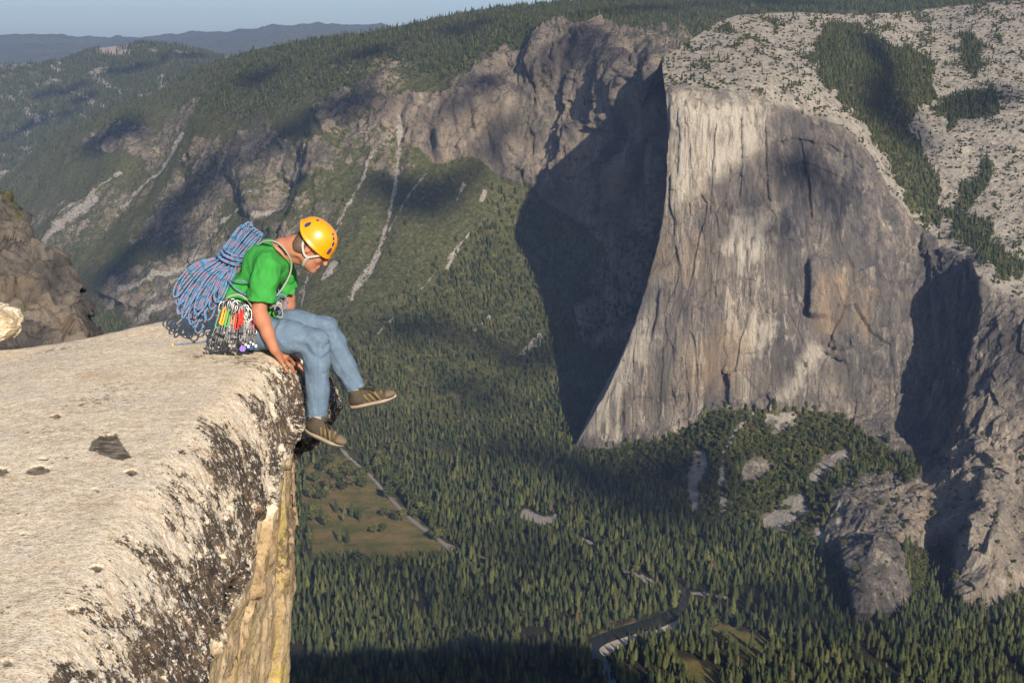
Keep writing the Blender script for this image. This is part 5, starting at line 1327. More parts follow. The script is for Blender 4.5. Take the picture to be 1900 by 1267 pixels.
def tfold(p):
    t = fbm(p * np.array([6., 6., 6.]), 3); f = .007 * t
    for kk, h_, an in ((KNR, HPR, ANR), (KNL, HPL, ANL)):
        r = np.linalg.norm(p - (kk + np.array([-.02, 0, -.03])), axis=1)
        dth = (kk - h_) / np.linalg.norm(kk - h_); f += .0075 * np.sin(85 * ((p - kk) @ (dth * .5 + np.array([0, 0, .8]))) + 7 * t) * np.exp(-(r / .115) ** 2)
        ds = (an - kk) / np.linalg.norm(an - kk); al = (p - kk) @ ds; rr = np.linalg.norm(p - kk - al[:, None] * ds, axis=1)
        side = np.cross(ds, [0, 1, 0])
        f += np.where((rr < .12) & (al > .05), .011 * fbm(np.stack([al * 4 + ((p - kk) @ side) * 9, ((p - kk) @ side) * 16 - al * 5, p[:, 1] * 12], -1), 3) * smooth(.03, .2, al), 0)
        f -= .0075 * (ridged(p * np.array([7., 7., 7.]) + .8 * t[:, None], 3) - .6) * np.exp(-(r / .22) ** 2)
        r2 = np.linalg.norm(p - (h_ + dth * .06 + np.array([0, -.05, .03])), axis=1); f += .006 * np.sin(70 * ((p - h_) @ dth) + 30 * p[:, 2] + 6 * t) * np.exp(-(r2 / .14) ** 2)
    return f
S.warp(tfold)
VQ = S.mesh(); V = relax(*VQ, 2, .5); seam = np.zeros(len(V)); hemv = np.zeros(len(V))
for kk, h_, an in ((KNR, HPR, ANR), (KNL, HPL, ANL)):
    ds = (an - kk) / np.linalg.norm(an - kk); al = (V - kk) @ ds; L_ = np.linalg.norm(an - kk); perp = V - kk - al[:, None] * ds; sd = np.cross(ds, [0, 1, 0]); sd /= np.linalg.norm(sd)
    rr = np.linalg.norm(perp, axis=1); sgn = -1 if kk is KNR else 1
    seam = np.maximum(seam, np.exp(-(((perp @ sd) + sgn * .016) / .0035) ** 2) * (rr < .11) * (al > -.02) * (V[:, 1] < kk[1]))
    hemv = np.maximum(hemv, np.exp(-((al - L_ + .026) / .003) ** 2) * (rr < .11))
m = NT('blue_trouser_cotton'); p = m.pos(); n_ = m.noise(p, 8, 6, .65)
c = m.mix(n_, (.092, .142, .210), (.142, .202, .275)); c = m.mix(m.math('MULTIPLY', m.step(m.noise(p, 22, 6, .75), .50, .68), .55), c, (.19, .26, .34))
c = m.mix(m.math('MULTIPLY', m.attr('seam'), .45), c, (.07, .12, .20))
MAT_TR = m.done(c, .85, m.bump(m.math('ADD', m.math('ADD', m.noise(p, 14, 6, .65), m.math('MULTIPLY', m.noise(p, 260, 2), .2)), m.math('MULTIPLY', m.attr('seam'), -.25)), .55, .010), .2)
part('trousers', (V, VQ[1]), MAT_TR, attrs=dict(seam=np.maximum(seam, hemv)), it=0)

# ---- socks and shoes
MAT_SOCK = simple_mat('grey_sock_wool', (.36, .33, .30), .95, vary=.25, scale=120, bump=.5)
MAT_UP = NT('shoe_suede'); p = MAT_UP.pos(); c = MAT_UP.mix(MAT_UP.noise(p, 40, 5, .7), (.045, .037, .028), (.10, .082, .06)); c = MAT_UP.mix(MAT_UP.attr('panel'), c, (.20, .145, .060)); c = MAT_UP.mix(MAT_UP.attr('toe'), c, (.15, .115, .08)); MAT_UP = MAT_UP.done(c, .9, MAT_UP.bump(MAT_UP.noise(p, 90, 4), .5, .004), .2)
MAT_MID = simple_mat('shoe_midsole_foam', (.36, .29, .21), .8, vary=.12, scale=50); MAT_OUT = simple_mat('shoe_rubber', (.045, .042, .04), .85, vary=.2, scale=60)
MAT_LACE = simple_mat('black_lace', (.015, .014, .014), .8)
def shoe(heel, toe, up, an):
    f = toe - heel; L_ = np.linalg.norm(f); f /= L_; up = up - f * (up @ f); up /= np.linalg.norm(up); s = np.cross(up, f)
    R_ = np.stack([f, s, up], 1); P = lambda a, b, c: heel + f * a * L_ + s * b + up * c
    W_ = SDF(np.minimum.reduce([heel, toe, an]) - .14, np.maximum.reduce([heel, toe, an]) + .14, .0045)
    W_.ell(P(.20, 0, .048), (.064, .036, .046), R_, .02); W_.ell(P(.42, 0, .045), (.085, .039, .043), R_, .025); W_.ell(P(.77, .004, .030), (.074, .045, .034), R_, .03)
    W_.cone(P(.20, 0, .06), P(.18, 0, .098), .040, .040, .02); W_.cone(P(.36, 0, .075), P(.62, 0, .045), .030, .030, .025)
    W_.cut(heel + up * .012, -up)
    W_.cone(P(.185, 0, .105), P(.20, 0, .07), .031, .026, .006, 'sub')
    V, Q = W_.mesh(); V = relax(V, Q, 1); q = V - heel; a = (q @ f) / L_; b = q @ s; c = q @ up
    zig = np.abs(((a * 9.0 + c * 14) % 1.0) - .5); pan = ((zig < .17) & (a > .34) & (a < .74) & (c > .022) & (c < .078)) * 1.0
    toe_ = smooth(.80, .84, a) * (c > .03) * 1.0
    sh = part('shoe', (V, Q), MAT_UP, attrs=dict(panel=pan, toe=toe_), it=0)
    # midsole and outsole: closed outline extruded downwards
    tt_ = np.linspace(0, 2 * np.pi, 44, endpoint=False); aa = .5 - .505 * np.cos(tt_); ww_ = np.sin(tt_) * np.interp(aa, [-.02, .1, .3, .45, .7, .9, 1.02], [.030, .036, .037, .036, .049, .042, .022])
    def band(name, z0, z1, mat, tread):
        rings = []
        for z, k in ((z0, .97), (z0 * .6 + z1 * .4, 1.0), (z1, 1.0)):
            zz_ = z + .009 * np.clip((aa - .72) / .3, 0, 1) ** 2
            if tread and z == z0: zz_ = zz_ + np.where((np.arange(44) % 4) < 2, .0055, 0) + .010 * np.exp(-((aa - .38) / .06) ** 2)
            rings.append(heel + f * (aa * L_)[:, None] * 1 + s * (ww_ * k)[:, None] + up * zz_[:, None])
        n = 44; i = np.arange(n); nx = (i + 1) % n; Vv = np.concatenate(rings + [rings[0].mean(0)[None], rings[-1].mean(0)[None]])
        qd = np.concatenate([np.stack([i + k * n, nx + k * n, nx + (k + 1) * n, i + (k + 1) * n], -1) for k in (0, 1)])
        tr_ = np.concatenate([np.stack([nx, i, 0 * i + 3 * n], -1), np.stack([i + 2 * n, nx + 2 * n, 0 * i + 3 * n + 1], -1)])
        return mesh_np(name, Vv - PL0, [qd, tr_], mat, sh, False)
    band('midsole', .000, .018, MAT_MID, False); band('outsole', -.014, .0, MAT_OUT, True)
    lb = MB(); rg = np.random.default_rng(3)
    for k in range(4):
        a = .40 + .075 * k; h = .088 - .013 * k
        lb.tube([P(a, -.026, h - .018), P(a + .03, 0, h + .004), P(a + .06, .026, h - .026)], .0032, 5); lb.tube([P(a, .026, h - .018), P(a + .03, 0, h + .005), P(a + .06, -.026, h - .026)], .0032, 5)
    for sg in (1, -1):
        lb.tube(catmull([P(.40, 0, .096), P(.44, .03 * sg, .118), P(.54, .036 * sg, .112), P(.60, .026 * sg, .088), P(.50, .010 * sg, .094), P(.42, 0, .096)], 6), .0028, 5)
        lb.tube(catmull([P(.40, 0, .096), P(.50, .03 * sg, .085), P(.60, .045 * sg, .055), P(.66, .047 * sg, .03)], 6), .0026, 5)
    o = lb.build('lace', MAT_LACE, sh); o.data.transform(Matrix.Translation(-Vector(PL0)))
    sk = MB(); sk.tube([P(.19, 0, .05), P(.185, 0, .11), P(.18, 0, .11) + (an - P(.18, 0, .11)) * .8], [.030, .035, .036], 14)
    o = sk.build('sock', MAT_SOCK, person); o.data.transform(Matrix.Translation(-Vector(PL0)))
    return sh
shoe(J(566, 798, 7.86), J(637, 829, 7.80), np.array([.34, -.10, .9]), ANR - np.array([0, 0, .0]))
shoe(J(651, 757, 8.22), J(736, 737, 8.20), np.array([-.12, -.06, .98]), ANL)

# ---- helmet
m = NT('orange_helmet_plastic'); m.bsdf.inputs['Coat Weight'].default_value = .3; m.bsdf.inputs['Coat Roughness'].default_value = .15
MAT_HEL = m.done(m.mix(m.noise(m.pos(), 12, 4), (.80, .27, .006), (.88, .33, .008)), .33, None, .5)
MAT_VENT = simple_mat('helmet_vent_lining', (.02, .045, .11), .7); MAT_STRAP = simple_mat('grey_webbing', (.43, .42, .37), .9, vary=.15, scale=90)
nu, nv = 96, 40
A = np.linspace(0, 2 * np.pi, nu, endpoint=False)
HC = hd(-.022, 0, .040)
def shell(a, t, off=0.0):
    """helmet surface: a around (0 = front), t from rim (0) to crown (1)"""
    ca, sa = np.cos(a), np.sin(a)
    low = -.020 - .020 * ca + .018 * np.cos(2 * a) - .012 * np.exp(-((np.abs(np.angle(np.exp(1j * a))) - 2.2) / .5) ** 2) - .012 * smooth(.3, 1, ca)
    ph = t * np.pi / 2; rf = np.where(ca > 0, .147, .141); top = .121
    w = np.cos(ph) ** .82; brim = .010 * np.exp(-(t / .06) ** 2)
    z = low * (1 - np.sin(ph)) + top * np.sin(ph) ** 1.02
    x = (rf * w + brim + off) * ca + .006 * np.sin(ph); y = (.119 * w + brim * .7 + off) * sa
    x = x + .004 * np.exp(-((np.abs(y) - .05) / .012) ** 2) * 0
    return HC + hf * x[..., None] + hs * y[..., None] + hu * (z + off * np.sin(ph))[..., None]
AA, TTv = np.meshgrid(A, np.linspace(0, .985, nv)); O = shell(AA, TTv)
AAi, TTi = np.meshgrid(A, np.linspace(0, .985, 14)); I = shell(AAi, TTi, -.010)
Vh = np.concatenate([O.reshape(-1, 3), HC[None] + hu * .1215 + hf * .006, I.reshape(-1, 3)])
i = np.arange(nu); nx = (i + 1) % nu; qs_ = [np.stack([i + k * nu, nx + k * nu, nx + (k + 1) * nu, i + (k + 1) * nu], -1) for k in range(nv - 1)]
oi = nu * nv + 1; qs_ += [np.stack([nx + k * nu + oi, i + k * nu + oi, i + (k + 1) * nu + oi, nx + (k + 1) * nu + oi], -1) for k in range(13)] + [np.stack([nx, i, i + oi, nx + oi], -1)]
helmet = mesh_np('helmet', Vh - PL0, [np.concatenate(qs_), np.stack([i + (nv - 1) * nu, nx + (nv - 1) * nu, 0 * i + nu * nv], -1)], MAT_HEL, person)
def vent(a, t, da, dt, pts):
    q = np.array([(math.cos(x) * r, math.sin(x) * r) for x, r in pts]); n = len(q)
    P = lambda k, off: shell(a + q[:, 0] * da * k, t + q[:, 1] * dt * k, off)
    Vv = np.concatenate([P(1.0, -.002), P(1.0, .0016), P(.8, .0016), P(.7, .0003), shell(np.array([a]), np.array([t]), .0003)])
    i = np.arange(n); nx = (i + 1) % n; qd = np.concatenate([np.stack([i + k * n, nx + k * n, nx + (k + 1) * n, i + (k + 1) * n], -1) for k in range(3)])
    return mesh_np('vent', Vv - PL0, [qd, np.stack([i + 3 * n, nx + 3 * n, 0 * i + 4 * n], -1)], MAT_VENT, helmet, False)
tri = [(.3, .7), (.9, .85), (1.57, 1.0), (2.3, .85), (2.9, .75), (3.6, .8), (4.2, .95), (4.71, 1.0), (5.3, .95), (5.9, .75)]
for a, t, da, dt in ((.62, .22, .15, .105), (.62, .43, .13, .07), (.72, .58, .12, .06), (.85, .70, .13, .055), (2.42, .26, .16, .12), (2.55, .60, .14, .06), (-.62, .22, .15, .105), (-.62, .43, .13, .07), (-2.42, .26, .16, .12)): vent(a, t, da, dt, tri)
def webbing(pts, w, name, parent, mat=MAT_STRAP, th=.0022, n=8, nrm=None):
    c = catmull(pts, n); b = MB(); b.tube(c, w, 8, flat=th / w, up=nrm); o = b.build(name, mat, parent)
    if parent is not None: o.data.transform(Matrix.Translation(-Vector(PL0)))
    return o
for sd in (1, -1):
    y = .083 * sd; up_ = tuple(hs)
    Yj = hd(.018, .078 * sd, -.062)
    webbing([hd(-.066, .070 * sd, .0), hd(-.045, .082 * sd, -.03), hd(-.010, .083 * sd, -.056), Yj], .0075, 'chin_strap', helmet, nrm=up_)
    webbing([hd(.070, .078 * sd, .012), hd(.048, .080 * sd, -.02), hd(.030, .078 * sd, -.045), Yj], .0075, 'chin_strap', helmet, nrm=up_)
    webbing([hd(.022, .080 * sd, -.052), hd(.022, .070 * sd, -.085), hd(.030, .052 * sd, -.112), hd(.036, .030 * sd, -.128), hd(.038, 0, -.134)], .010, 'chin_strap', helmet, nrm=up_)
# ================================================================== THE COILED ROPE
rg = np.random.default_rng(42)
m = NT('blue_rope_sheath'); uvn = m.uv(); sx = m.n('ShaderNodeSeparateXYZ'); m.l(uvn, sx.inputs[0])
fr = lambda x: m.math('FRACT', x)
x_ = sx.outputs[0]; y_ = sx.outputs[1]
a_ = fr(m.math('ADD', m.math('MULTIPLY', x_, 21.0), y_)); b_ = fr(m.math('SUBTRACT', m.math('MULTIPLY', x_, 21.0), y_)); c_ = fr(m.math('MULTIPLY', x_, 10.5))
red = m.math('MULTIPLY', m.math('LESS_THAN', a_, .27), m.math('LESS_THAN', c_, .46)); nav = m.math('MULTIPLY', m.math('LESS_THAN', b_, .13), m.math('GREATER_THAN', c_, .45)); pal = m.math('LESS_THAN', fr(m.math('SUBTRACT', m.math('MULTIPLY', x_, 42.0), m.math('MULTIPLY', y_, 2.0))), .3)
col = m.mix(m.math('MULTIPLY', pal, .4), (.095, .21, .37), (.27, .35, .45)); col = m.mix(red, col, (.42, .10, .13)); col = m.mix(nav, col, (.03, .05, .13))
MAT_ROPE = m.done(col, .85, m.bump(m.noise(m.pos(), 420, 2), .4, .002), .2)
RR = .0060
WC = J(428, 478, 8.12)                                  # where the coil is wrapped
AXD = (J(462, 428, 8.13) - J(396, 528, 8.12)); AXD /= np.linalg.norm(AXD)
AXS = np.cross(AXD, [0, 1, 0]); AXS /= np.linalg.norm(AXS)
if AXS[0] < 0: AXS = -AXS
def wp(a, s, y): return WC + AXD * a + AXS * s + np.array([0, y, 0])
b = MB()
# hanging loops
ends = []
for k in range(32):
    q = (k * 1.618 % 1.0)
    ends.append((q + rg.normal(0, .02)))
for k, q in enumerate(ends):
    q = float(np.clip(q, 0, 1))
    bu = np.interp(q, [0, .15, .35, .55, .75, 1], [328, 334, 345, 363, 386, 409]) + rg.normal(0, 4); bv = np.interp(q, [0, .15, .35, .5, .62, .75, 1], [552, 570, 586, 592, 588, 572, 556]) + rg.normal(0, 7)
    if k in (15, 16, 17, 18): bv = 620 - 8 * (k - 15) + rg.normal(0, 2); bu = 362 - 5 * (k - 15); q = .45
    if k in (3, 6): bv += 14; bu += 6
    yo = rg.uniform(-.12, .08) ; wv_ = rg.uniform(.016, .036) * (1.4 if q < .2 else 1); yb = rg.uniform(-.07, .07)
    s0 = np.interp(q, [0, 1], [-.060, .060]); BT = J(bu, bv, 8.06 + yo + .0)
    dirn = BT - wp(-.05, s0, yo * .5); ln = np.linalg.norm(dirn); dirn /= ln; sd = np.cross(dirn, [0, 1, 0]); sd /= np.linalg.norm(sd)
    if sd[0] < 0: sd = -sd
    bow = np.array([-.035 * (1 - q) - .01, 0, .012]) * rg.uniform(.5, 1.4)
    P0 = wp(.03, s0 - .012, yo * .55 + rg.normal(0, .012)); P1 = wp(.03, s0 + .012, yo * .55 + yb * .3)
    mid = lambda P, t, s: P + (BT - P) * t + bow * math.sin(math.pi * t) + sd * s
    pts = [P0, wp(-.04, s0 - .010, yo * .6), mid(P0, .40, -wv_ * .6), mid(P0, .72, -wv_) + (0, yb * .3, 0), mid(P0, .92, -wv_ * .85) + (0, yb * .5, 0), BT + (0, yb, 0), mid(P1, .92, wv_ * .85) + (0, yb, 0), mid(P1, .70, wv_) + (0, yb * .8, 0), mid(P1, .38, wv_ * .6), wp(-.04, s0 + .012, yo * .6 + yb * .3), P1]
    b.tube(catmull(pts, 6), RR, 7)
# the loops above the wrap
for k in range(16):
    q = (k + .5) / 16; s0 = np.interp(q, [0, 1], [-.058, .056]) + rg.normal(0, .006); yo = rg.uniform(-.085, .075)
    top = J(np.interp(q, [0, .3, .6, 1], [448, 459, 470, 488]) + rg.normal(0, 1.5), np.interp(q, [0, .3, .6, 1], [422, 414, 421, 434]) + rg.normal(0, 3), 8.12 + yo)
    P0 = wp(-.03, s0 - .010, yo * .6); P1 = wp(-.03, s0 + .010, yo * .6 + .02); dirn = top - P0; dirn /= np.linalg.norm(dirn); sd = np.cross(dirn, [0, 1, 0]); sd /= np.linalg.norm(sd)
    if sd[0] < 0: sd = -sd
    w_ = .011
    pts = [P0, P0 + (top - P0) * .5 - sd * w_, P0 + (top - P0) * .9 - sd * w_, top, P1 + (top - P1) * .9 + sd * w_ + (0, .012, 0), P1 + (top - P1) * .5 + sd * w_, P1]
    b.tube(catmull(pts, 6), RR, 7)
# turns of the wrap
th = np.linspace(0, 2 * np.pi * 5.5, 190); aw = np.linspace(-.030, .055, 190) + .006 * np.sin(th * .5)
rx = .078 + .004 * np.sin(th * .37); ry = .100
b.tube(np.stack([wp(a + .012 * math.cos(t), r * math.cos(t), ry * math.sin(t)) for a, t, r in zip(aw, th, rx)]), RR, 7)
rope = b.build('climbing_rope', MAT_ROPE); tag(rope, 'thick coil of blue climbing rope with red flecks carried on the climber\'s back', 'rope')
# strands that tie the coil to the wearer
b = MB()
yb_ = 7.93
for pts in ([J(424, 519, 8.0), J(436, 521, 7.955), J(452, 522, 7.93), J(464, 527, 7.95), J(474, 536, 7.99)], [J(424, 520, 8.0), J(434, 533, 7.95), J(448, 543, 7.93), J(462, 550, 7.92), J(474, 556, 7.93), J(490, 560, 7.96), J(505, 562, 8.02), J(513, 566, 8.08)],
            [J(486, 447, 8.05), J(497, 446, 8.02), J(508, 449, 8.0), J(518, 456, 7.985), J(528, 466, 7.99), J(536, 476, 8.01)],
            [J(512, 566, 8.06), J(516, 552, 8.04), J(522, 546, 8.05), J(530, 551, 8.06), J(534, 561, 8.05), J(531, 570, 8.03), J(523, 573, 8.02), J(515, 568, 8.03), J(519, 557, 8.02), J(526, 562, 8.0), J(520, 572, 8.01), J(512, 572, 8.03), J(517, 543, 8.06), J(516, 537, 8.09)]):
    b.tube(catmull(pts, 8), RR * .95, 7)
o = b.build('tie_strand', MAT_ROPE, rope)
# loose end lying on the rock
b = MB(); tl = [R_(322, 641, RR, 8.3), R_(333, 640, RR, 8.3), R_(345, 639.5, RR, 8.3), R_(357, 637, RR, 8.3), R_(372, 636, RR, 8.3), R_(386, 633, RR, 8.3)]
b.tube(catmull(tl, 8), RR * .8, 7); o = b.build('loose_end', MAT_ROPE, rope)
MAT_TAPE = simple_mat('yellow_tape', (.75, .50, .03), .6); MAT_BLACKTAPE = simple_mat('black_tape', (.02, .02, .022), .6)
b = MB(); b.tube(catmull([tl[0], tl[0] + (tl[0] - tl[1]) * .35], 3), RR * 1.05, 8); b.build('end_tape', MAT_TAPE, o)
b = MB(); b.tube(catmull([tl[3], tl[3] + (tl[4] - tl[3]) * .35], 3), RR * 1.0, 8); b.build('middle_tape', MAT_BLACKTAPE, o)
# ================================================================== CLIMBING GEAR ON THE HARNESS
MAT_AL = simple_mat('polished_aluminium', (.36, .36, .36), .38, 1.0, .5, .1, 60); MAT_STEEL = simple_mat('steel_wire', (.27, .27, .28), .42, 1.0, .5, .15, 80)
MAT_LOBE = simple_mat('machined_lobe', (.24, .24, .245), .5, 1.0, .5, .2, 90); MAT_BLK = simple_mat('black_rubber_grip', (.018, .018, .02), .6)
def fab(n, c): return simple_mat(n, c, .9, vary=.15, scale=120, bump=.3)
COLS = dict(teal=fab('teal_sling', (.10, .33, .23)), maroon=fab('maroon_sling', (.33, .035, .045)), yellow=fab('yellow_sling', (.72, .43, .03)), green=fab('green_sling', (.14, .36, .12)), white=fab('white_sling', (.33, .315, .275)),
            red=fab('red_sling', (.66, .045, .03)), orange=fab('orange_sling', (.68, .27, .10)), blue=fab('navy_sling', (.03, .08, .22)), grey=fab('grey_sling', (.22, .23, .25)), pink=fab('crimson_sling', (.52, .03, .10)), black=fab('black_sling', (.02, .02, .022)), purple=fab('purple_tag', (.23, .14, .50)))
def loop_pts(z0, z1, w, n=30, y=0):
    t = np.linspace(0, 2 * np.pi, n, endpoint=False); r = w / 2; zc0, zc1 = z0 - r, z1 + r
    return np.stack([r * np.sin(t), 0 * t + y, np.where(np.cos(t) > 0, zc0, zc1) + r * np.cos(t)], -1)
def carab(parent, z0=0., L_=.082, w=.046, mat=MAT_AL):
    b = MB(); t = np.linspace(0, 2 * np.pi, 28, endpoint=False)
    x = w / 2 * np.sin(t) * (1 + .22 * np.cos(t)); z = z0 - L_ / 2 + L_ / 2 * np.sign(np.cos(t)) * np.abs(np.cos(t)) ** .75
    b.tube(np.stack([x, 0 * t, z], -1), .0052, 7, True); o = b.build('carabiner', mat, parent)
    g = MB(); g.tube([(w * .46, 0, z0 - L_ * .78), (w * .54, 0, z0 - L_ * .26)], .0042, 6); g.build('gate', MAT_STEEL, o); return o
def sling_part(parent, z0, z1, w, mat, th=.0085):
    b = MB(); b.tube(loop_pts(z0, z1, w), th, 6, True, flat=.35, up=(1, 0, 0)); q = b.build('sling', mat, parent)
    return q
def make_cam():
    r = empty('camming_device'); carab(r); sling_part(r, -.058, -.168, .024, COLS['yellow'], .0125)
    b = MB(); b.tube(catmull([(-.010, 0, -.300), (-.011, 0, -.22), (-.009, 0, -.172), (0, 0, -.160), (.009, 0, -.172), (.011, 0, -.22), (.010, 0, -.300)], 5), .0026, 6); b.build('stem', MAT_STEEL, r)
    b = MB(); b.box((0, 0, -.232), (.050, .010, .012)); b.build('trigger', MAT_BLK, r, False)
    b = MB()
    for x in (-.02, .02): b.tube([(x, 0, -.232), (x * .9, 0, -.285)], .0012, 5)
    b.build('trigger_wire', MAT_STEEL, r)
    b = MB(); b.tube([(-.028, 0, -.300), (.028, 0, -.300)], .0045, 8); b.build('axle', MAT_STEEL, r)
    t = np.linspace(-1.1, 2.2, 14)
    for k, x in enumerate((-.023, -.009, .009, .023)):
        sg = 1 if k in (0, 3) else -1; rr = .012 + .010 * (t + 1.1) / 3.3
        out = np.concatenate([[(0, -.006)], np.stack([sg * rr * np.sin(t), -rr * np.cos(t) * .95], -1), [(sg * -.004, .010)]])
        n = len(out); V = np.concatenate([np.stack([0 * out[:, 0] + x + dx, out[:, 0], out[:, 1] - .300], -1) for dx in (-.0042, .0042)])
        i = np.arange(n); nx = (i + 1) % n; Vc = np.concatenate([V, [V[:n].mean(0), V[n:].mean(0)]])
        mesh_np('lobe', Vc, [np.stack([i, nx, nx + n, i + n], -1), np.concatenate([np.stack([nx, i, 0 * i + 2 * n], -1), np.stack([i + n, nx + n, 0 * i + 2 * n + 1], -1)])], MAT_LOBE, r, False)
    return r
def make_runner():
    r = empty('runner_sling'); carab(r); sling_part(r, -.078, -.260, .016, COLS['white'], .006); o = carab(r, -.245); return r
def make_nuts():
    r = empty('nut_set'); carab(r)
    for k in range(6):
        x = (k - 2.5) * .013; l = .20 + .012 * (k % 3); b = MB()
        b.tube(catmull([(x * 1.2 - .005, .004 * k - .01, -l), (x * .4 - .004, 0, -.10), (x * .2, 0, -.078), (x * .4 + .004, 0, -.10), (x * 1.2 + .005, .004 * k - .01, -l)], 5), .0017, 5); w_ = b.build('wire', MAT_STEEL, r)
        b = MB(); s = .007 + .002 * (k % 3); b.box((x * 1.2, .004 * k - .01, -l - .006), (s * 1.25, s, s * 1.7)); b.build('nut', MAT_LOBE, r, False)
    return r
def make_hex():
    r = empty('hex_chock'); carab(r); sling_part(r, -.078, -.215, .014, COLS['white'], .005)
    n = 6; t = np.linspace(0, 2 * np.pi, n, endpoint=False); V = np.concatenate([np.stack([.018 * np.cos(t), 0 * t + dy, .016 * np.sin(t) - .222], -1) for dy in (-.017, .017)]); i = np.arange(n); nx = (i + 1) % n
    Vc = np.concatenate([V, [V[:n].mean(0), V[n:].mean(0)]])
    mesh_np('chock', Vc, [np.stack([nx, i, i + n, nx + n], -1), np.concatenate([np.stack([i, nx, 0 * i + 2 * n], -1), np.stack([nx + n, i + n, 0 * i + 2 * n + 1], -1)])], COLS['blue'], r, False)
    return r
PROTO = dict(cam=make_cam(), runner=make_runner(), nuts=make_nuts(), hex=make_hex())
LEN = dict(cam=.318, runner=.335, nuts=.235, hex=.245); USED = set()
def hang(kind, top, bot, roll, label, cat, group=None, recol=None, lenf=1.0):
    """hang a piece from point top towards point bot"""
    src = PROTO[kind]
    if kind in USED:
        r = src.copy(); COL.objects.link(r)
        for ch in list(src.children):
            c = ch.copy(); COL.objects.link(c); c.parent = r
            for g_ in ch.children:
                d = g_.copy(); COL.objects.link(d); d.parent = c
    else: r = src; USED.add(kind)
    T = Vector(top); d = (Vector(bot) - T); ln = d.length; z = -d.normalized(); x = Vector((1, 0, 0)); x = (x - z * x.dot(z)).normalized(); y = z.cross(x)
    M = Matrix((x, y, z)).transposed().to_4x4() @ Matrix.Rotation(roll, 4, 'Z')
    s = ln / LEN[kind]; r.matrix_world = Matrix.Translation(T) @ M @ Matrix.Diagonal((max(s, .85), max(s, .85), s, 1))
    if recol:
        for ch in r.children:
            if ch.name.split('.')[0] == recol[0]:
                ch.material_slots[0].link = 'OBJECT'; ch.material_slots[0].material = COLS[recol[1]]
    tag(r, label, cat, group); return r
# racking loop
b = MB(); b.tube(catmull([J(415, 575, 7.90), J(417, 560, 7.885), J(423, 552, 7.875), J(433, 548, 7.87), J(444, 547, 7.87), J(452, 551, 7.87), J(460, 558, 7.875), J(466, 568, 7.89), J(470, 580, 7.92)], 6), .006, 8)
gl = b.build('gear_loop', COLS['white']); tag(gl, 'stiff white gear loop bowed out at the climber\'s hip, carrying the whole rack', 'gear loop')
G = 'climbing gear racked at the hip'
RACK = [('cam', (416, 560, 7.885), (389, 652, 7.80), .5, 'silver camming device on a teal sling, hanging leftmost and reaching lowest on the rock', 'cam', ('sling', 'teal')),
        ('cam', (419, 556, 7.88), (392, 638, 7.88), 1.3, 'silver camming device on a maroon sling at the back left of the rack', 'cam', ('sling', 'maroon')),
        ('cam', (424, 555, 7.862), (399, 645, 7.80), -.5, 'silver camming device on a bright yellow sling left of the green one', 'cam', ('sling', 'yellow')),
        ('cam', (430, 557, 7.856), (409, 650, 7.79), .9, 'silver camming device on a green sling in the middle left of the rack', 'cam', ('sling', 'green')),
        ('runner', (433, 555, 7.86), (412, 640, 7.84), .3, 'white runner sling between the green and the red slings', 'sling', ('sling', 'white')),
        ('cam', (436, 559, 7.852), (427, 640, 7.78), .1, 'silver camming device on an orange sling in the middle of the rack', 'cam', ('sling', 'orange')),
        ('hex', (441, 558, 7.86), (428, 650, 7.80), .4, 'pale metal chock on a white sling touching the rock', 'chock', ('chock', 'white')),
        ('cam', (443, 566, 7.846), (433, 652, 7.78), .7, 'silver camming device on a bright red sling, left one of the two red slings', 'cam', ('sling', 'red')),
        ('cam', (449, 561, 7.845), (446, 640, 7.79), -.6, 'silver camming device on a bright red sling, right one of the two red slings', 'cam', ('sling', 'red')),
        ('hex', (452, 568, 7.85), (450, 655, 7.80), .2, 'purple chock hanging lowest from two long white cords', 'chock', ('chock', 'purple')),
        ('runner', (456, 566, 7.855), (452, 646, 7.80), .2, 'long white runner sling hanging straight beside the purple chock', 'sling', ('sling', 'white')),
        ('nuts', (459, 572, 7.85), (463, 644, 7.80), .3, 'bunch of wired nuts behind the white slings, nearest to the forearm', 'nuts', None),
        ('hex', (462, 576, 7.87), (463, 652, 7.82), .9, 'navy blue chock at the right end of the rack, left one of a pair', 'chock', ('chock', 'blue')),
        ('hex', (466, 579, 7.88), (472, 649, 7.84), -.4, 'navy blue chock at the right end of the rack, beside the forearm', 'chock', ('chock', 'blue')),
        ('runner', (467, 580, 7.87), (471, 622, 7.85), .6, 'short crimson sling showing between the white slings and the forearm', 'sling', ('sling', 'pink')),
        ('cam', (412, 573, 7.89), (393, 634, 7.86), 1.0, 'camming device with a black sling at the back of the rack under the rope coil', 'cam', ('sling', 'black')),
        ('nuts', (427, 556, 7.87), (403, 644, 7.84), .2, 'bunch of wired nuts behind the yellow and green slings', 'nuts', None),
        ('nuts', (440, 562, 7.86), (419, 648, 7.80), 1.1, 'bunch of wired nuts between the orange sling and the pale chock', 'nuts', None),
        ('runner', (446, 563, 7.87), (438, 644, 7.86), .9, 'grey runner sling half hidden behind the two red slings', 'sling', ('sling', 'grey')),
        ('runner', (451, 562, 7.85), (458, 628, 7.81), -.5, 'long white runner sling slanting in front of the bunch of nuts by the forearm', 'sling', ('sling', 'white')),
        ('cam', (421, 560, 7.875), (407, 634, 7.83), 2.0, 'camming device on a narrow navy sling, tucked behind the yellow sling', 'cam', ('sling', 'blue')),
        ('cam', (455, 570, 7.87), (456, 645, 7.86), 1.9, 'camming device on a black sling, tucked behind the long white runner', 'cam', ('sling', 'black'))]
for k, t, bt, roll, lab, cat, rec in RACK: hang(k, J(*t), J(*bt), roll, lab, cat, G, rec)
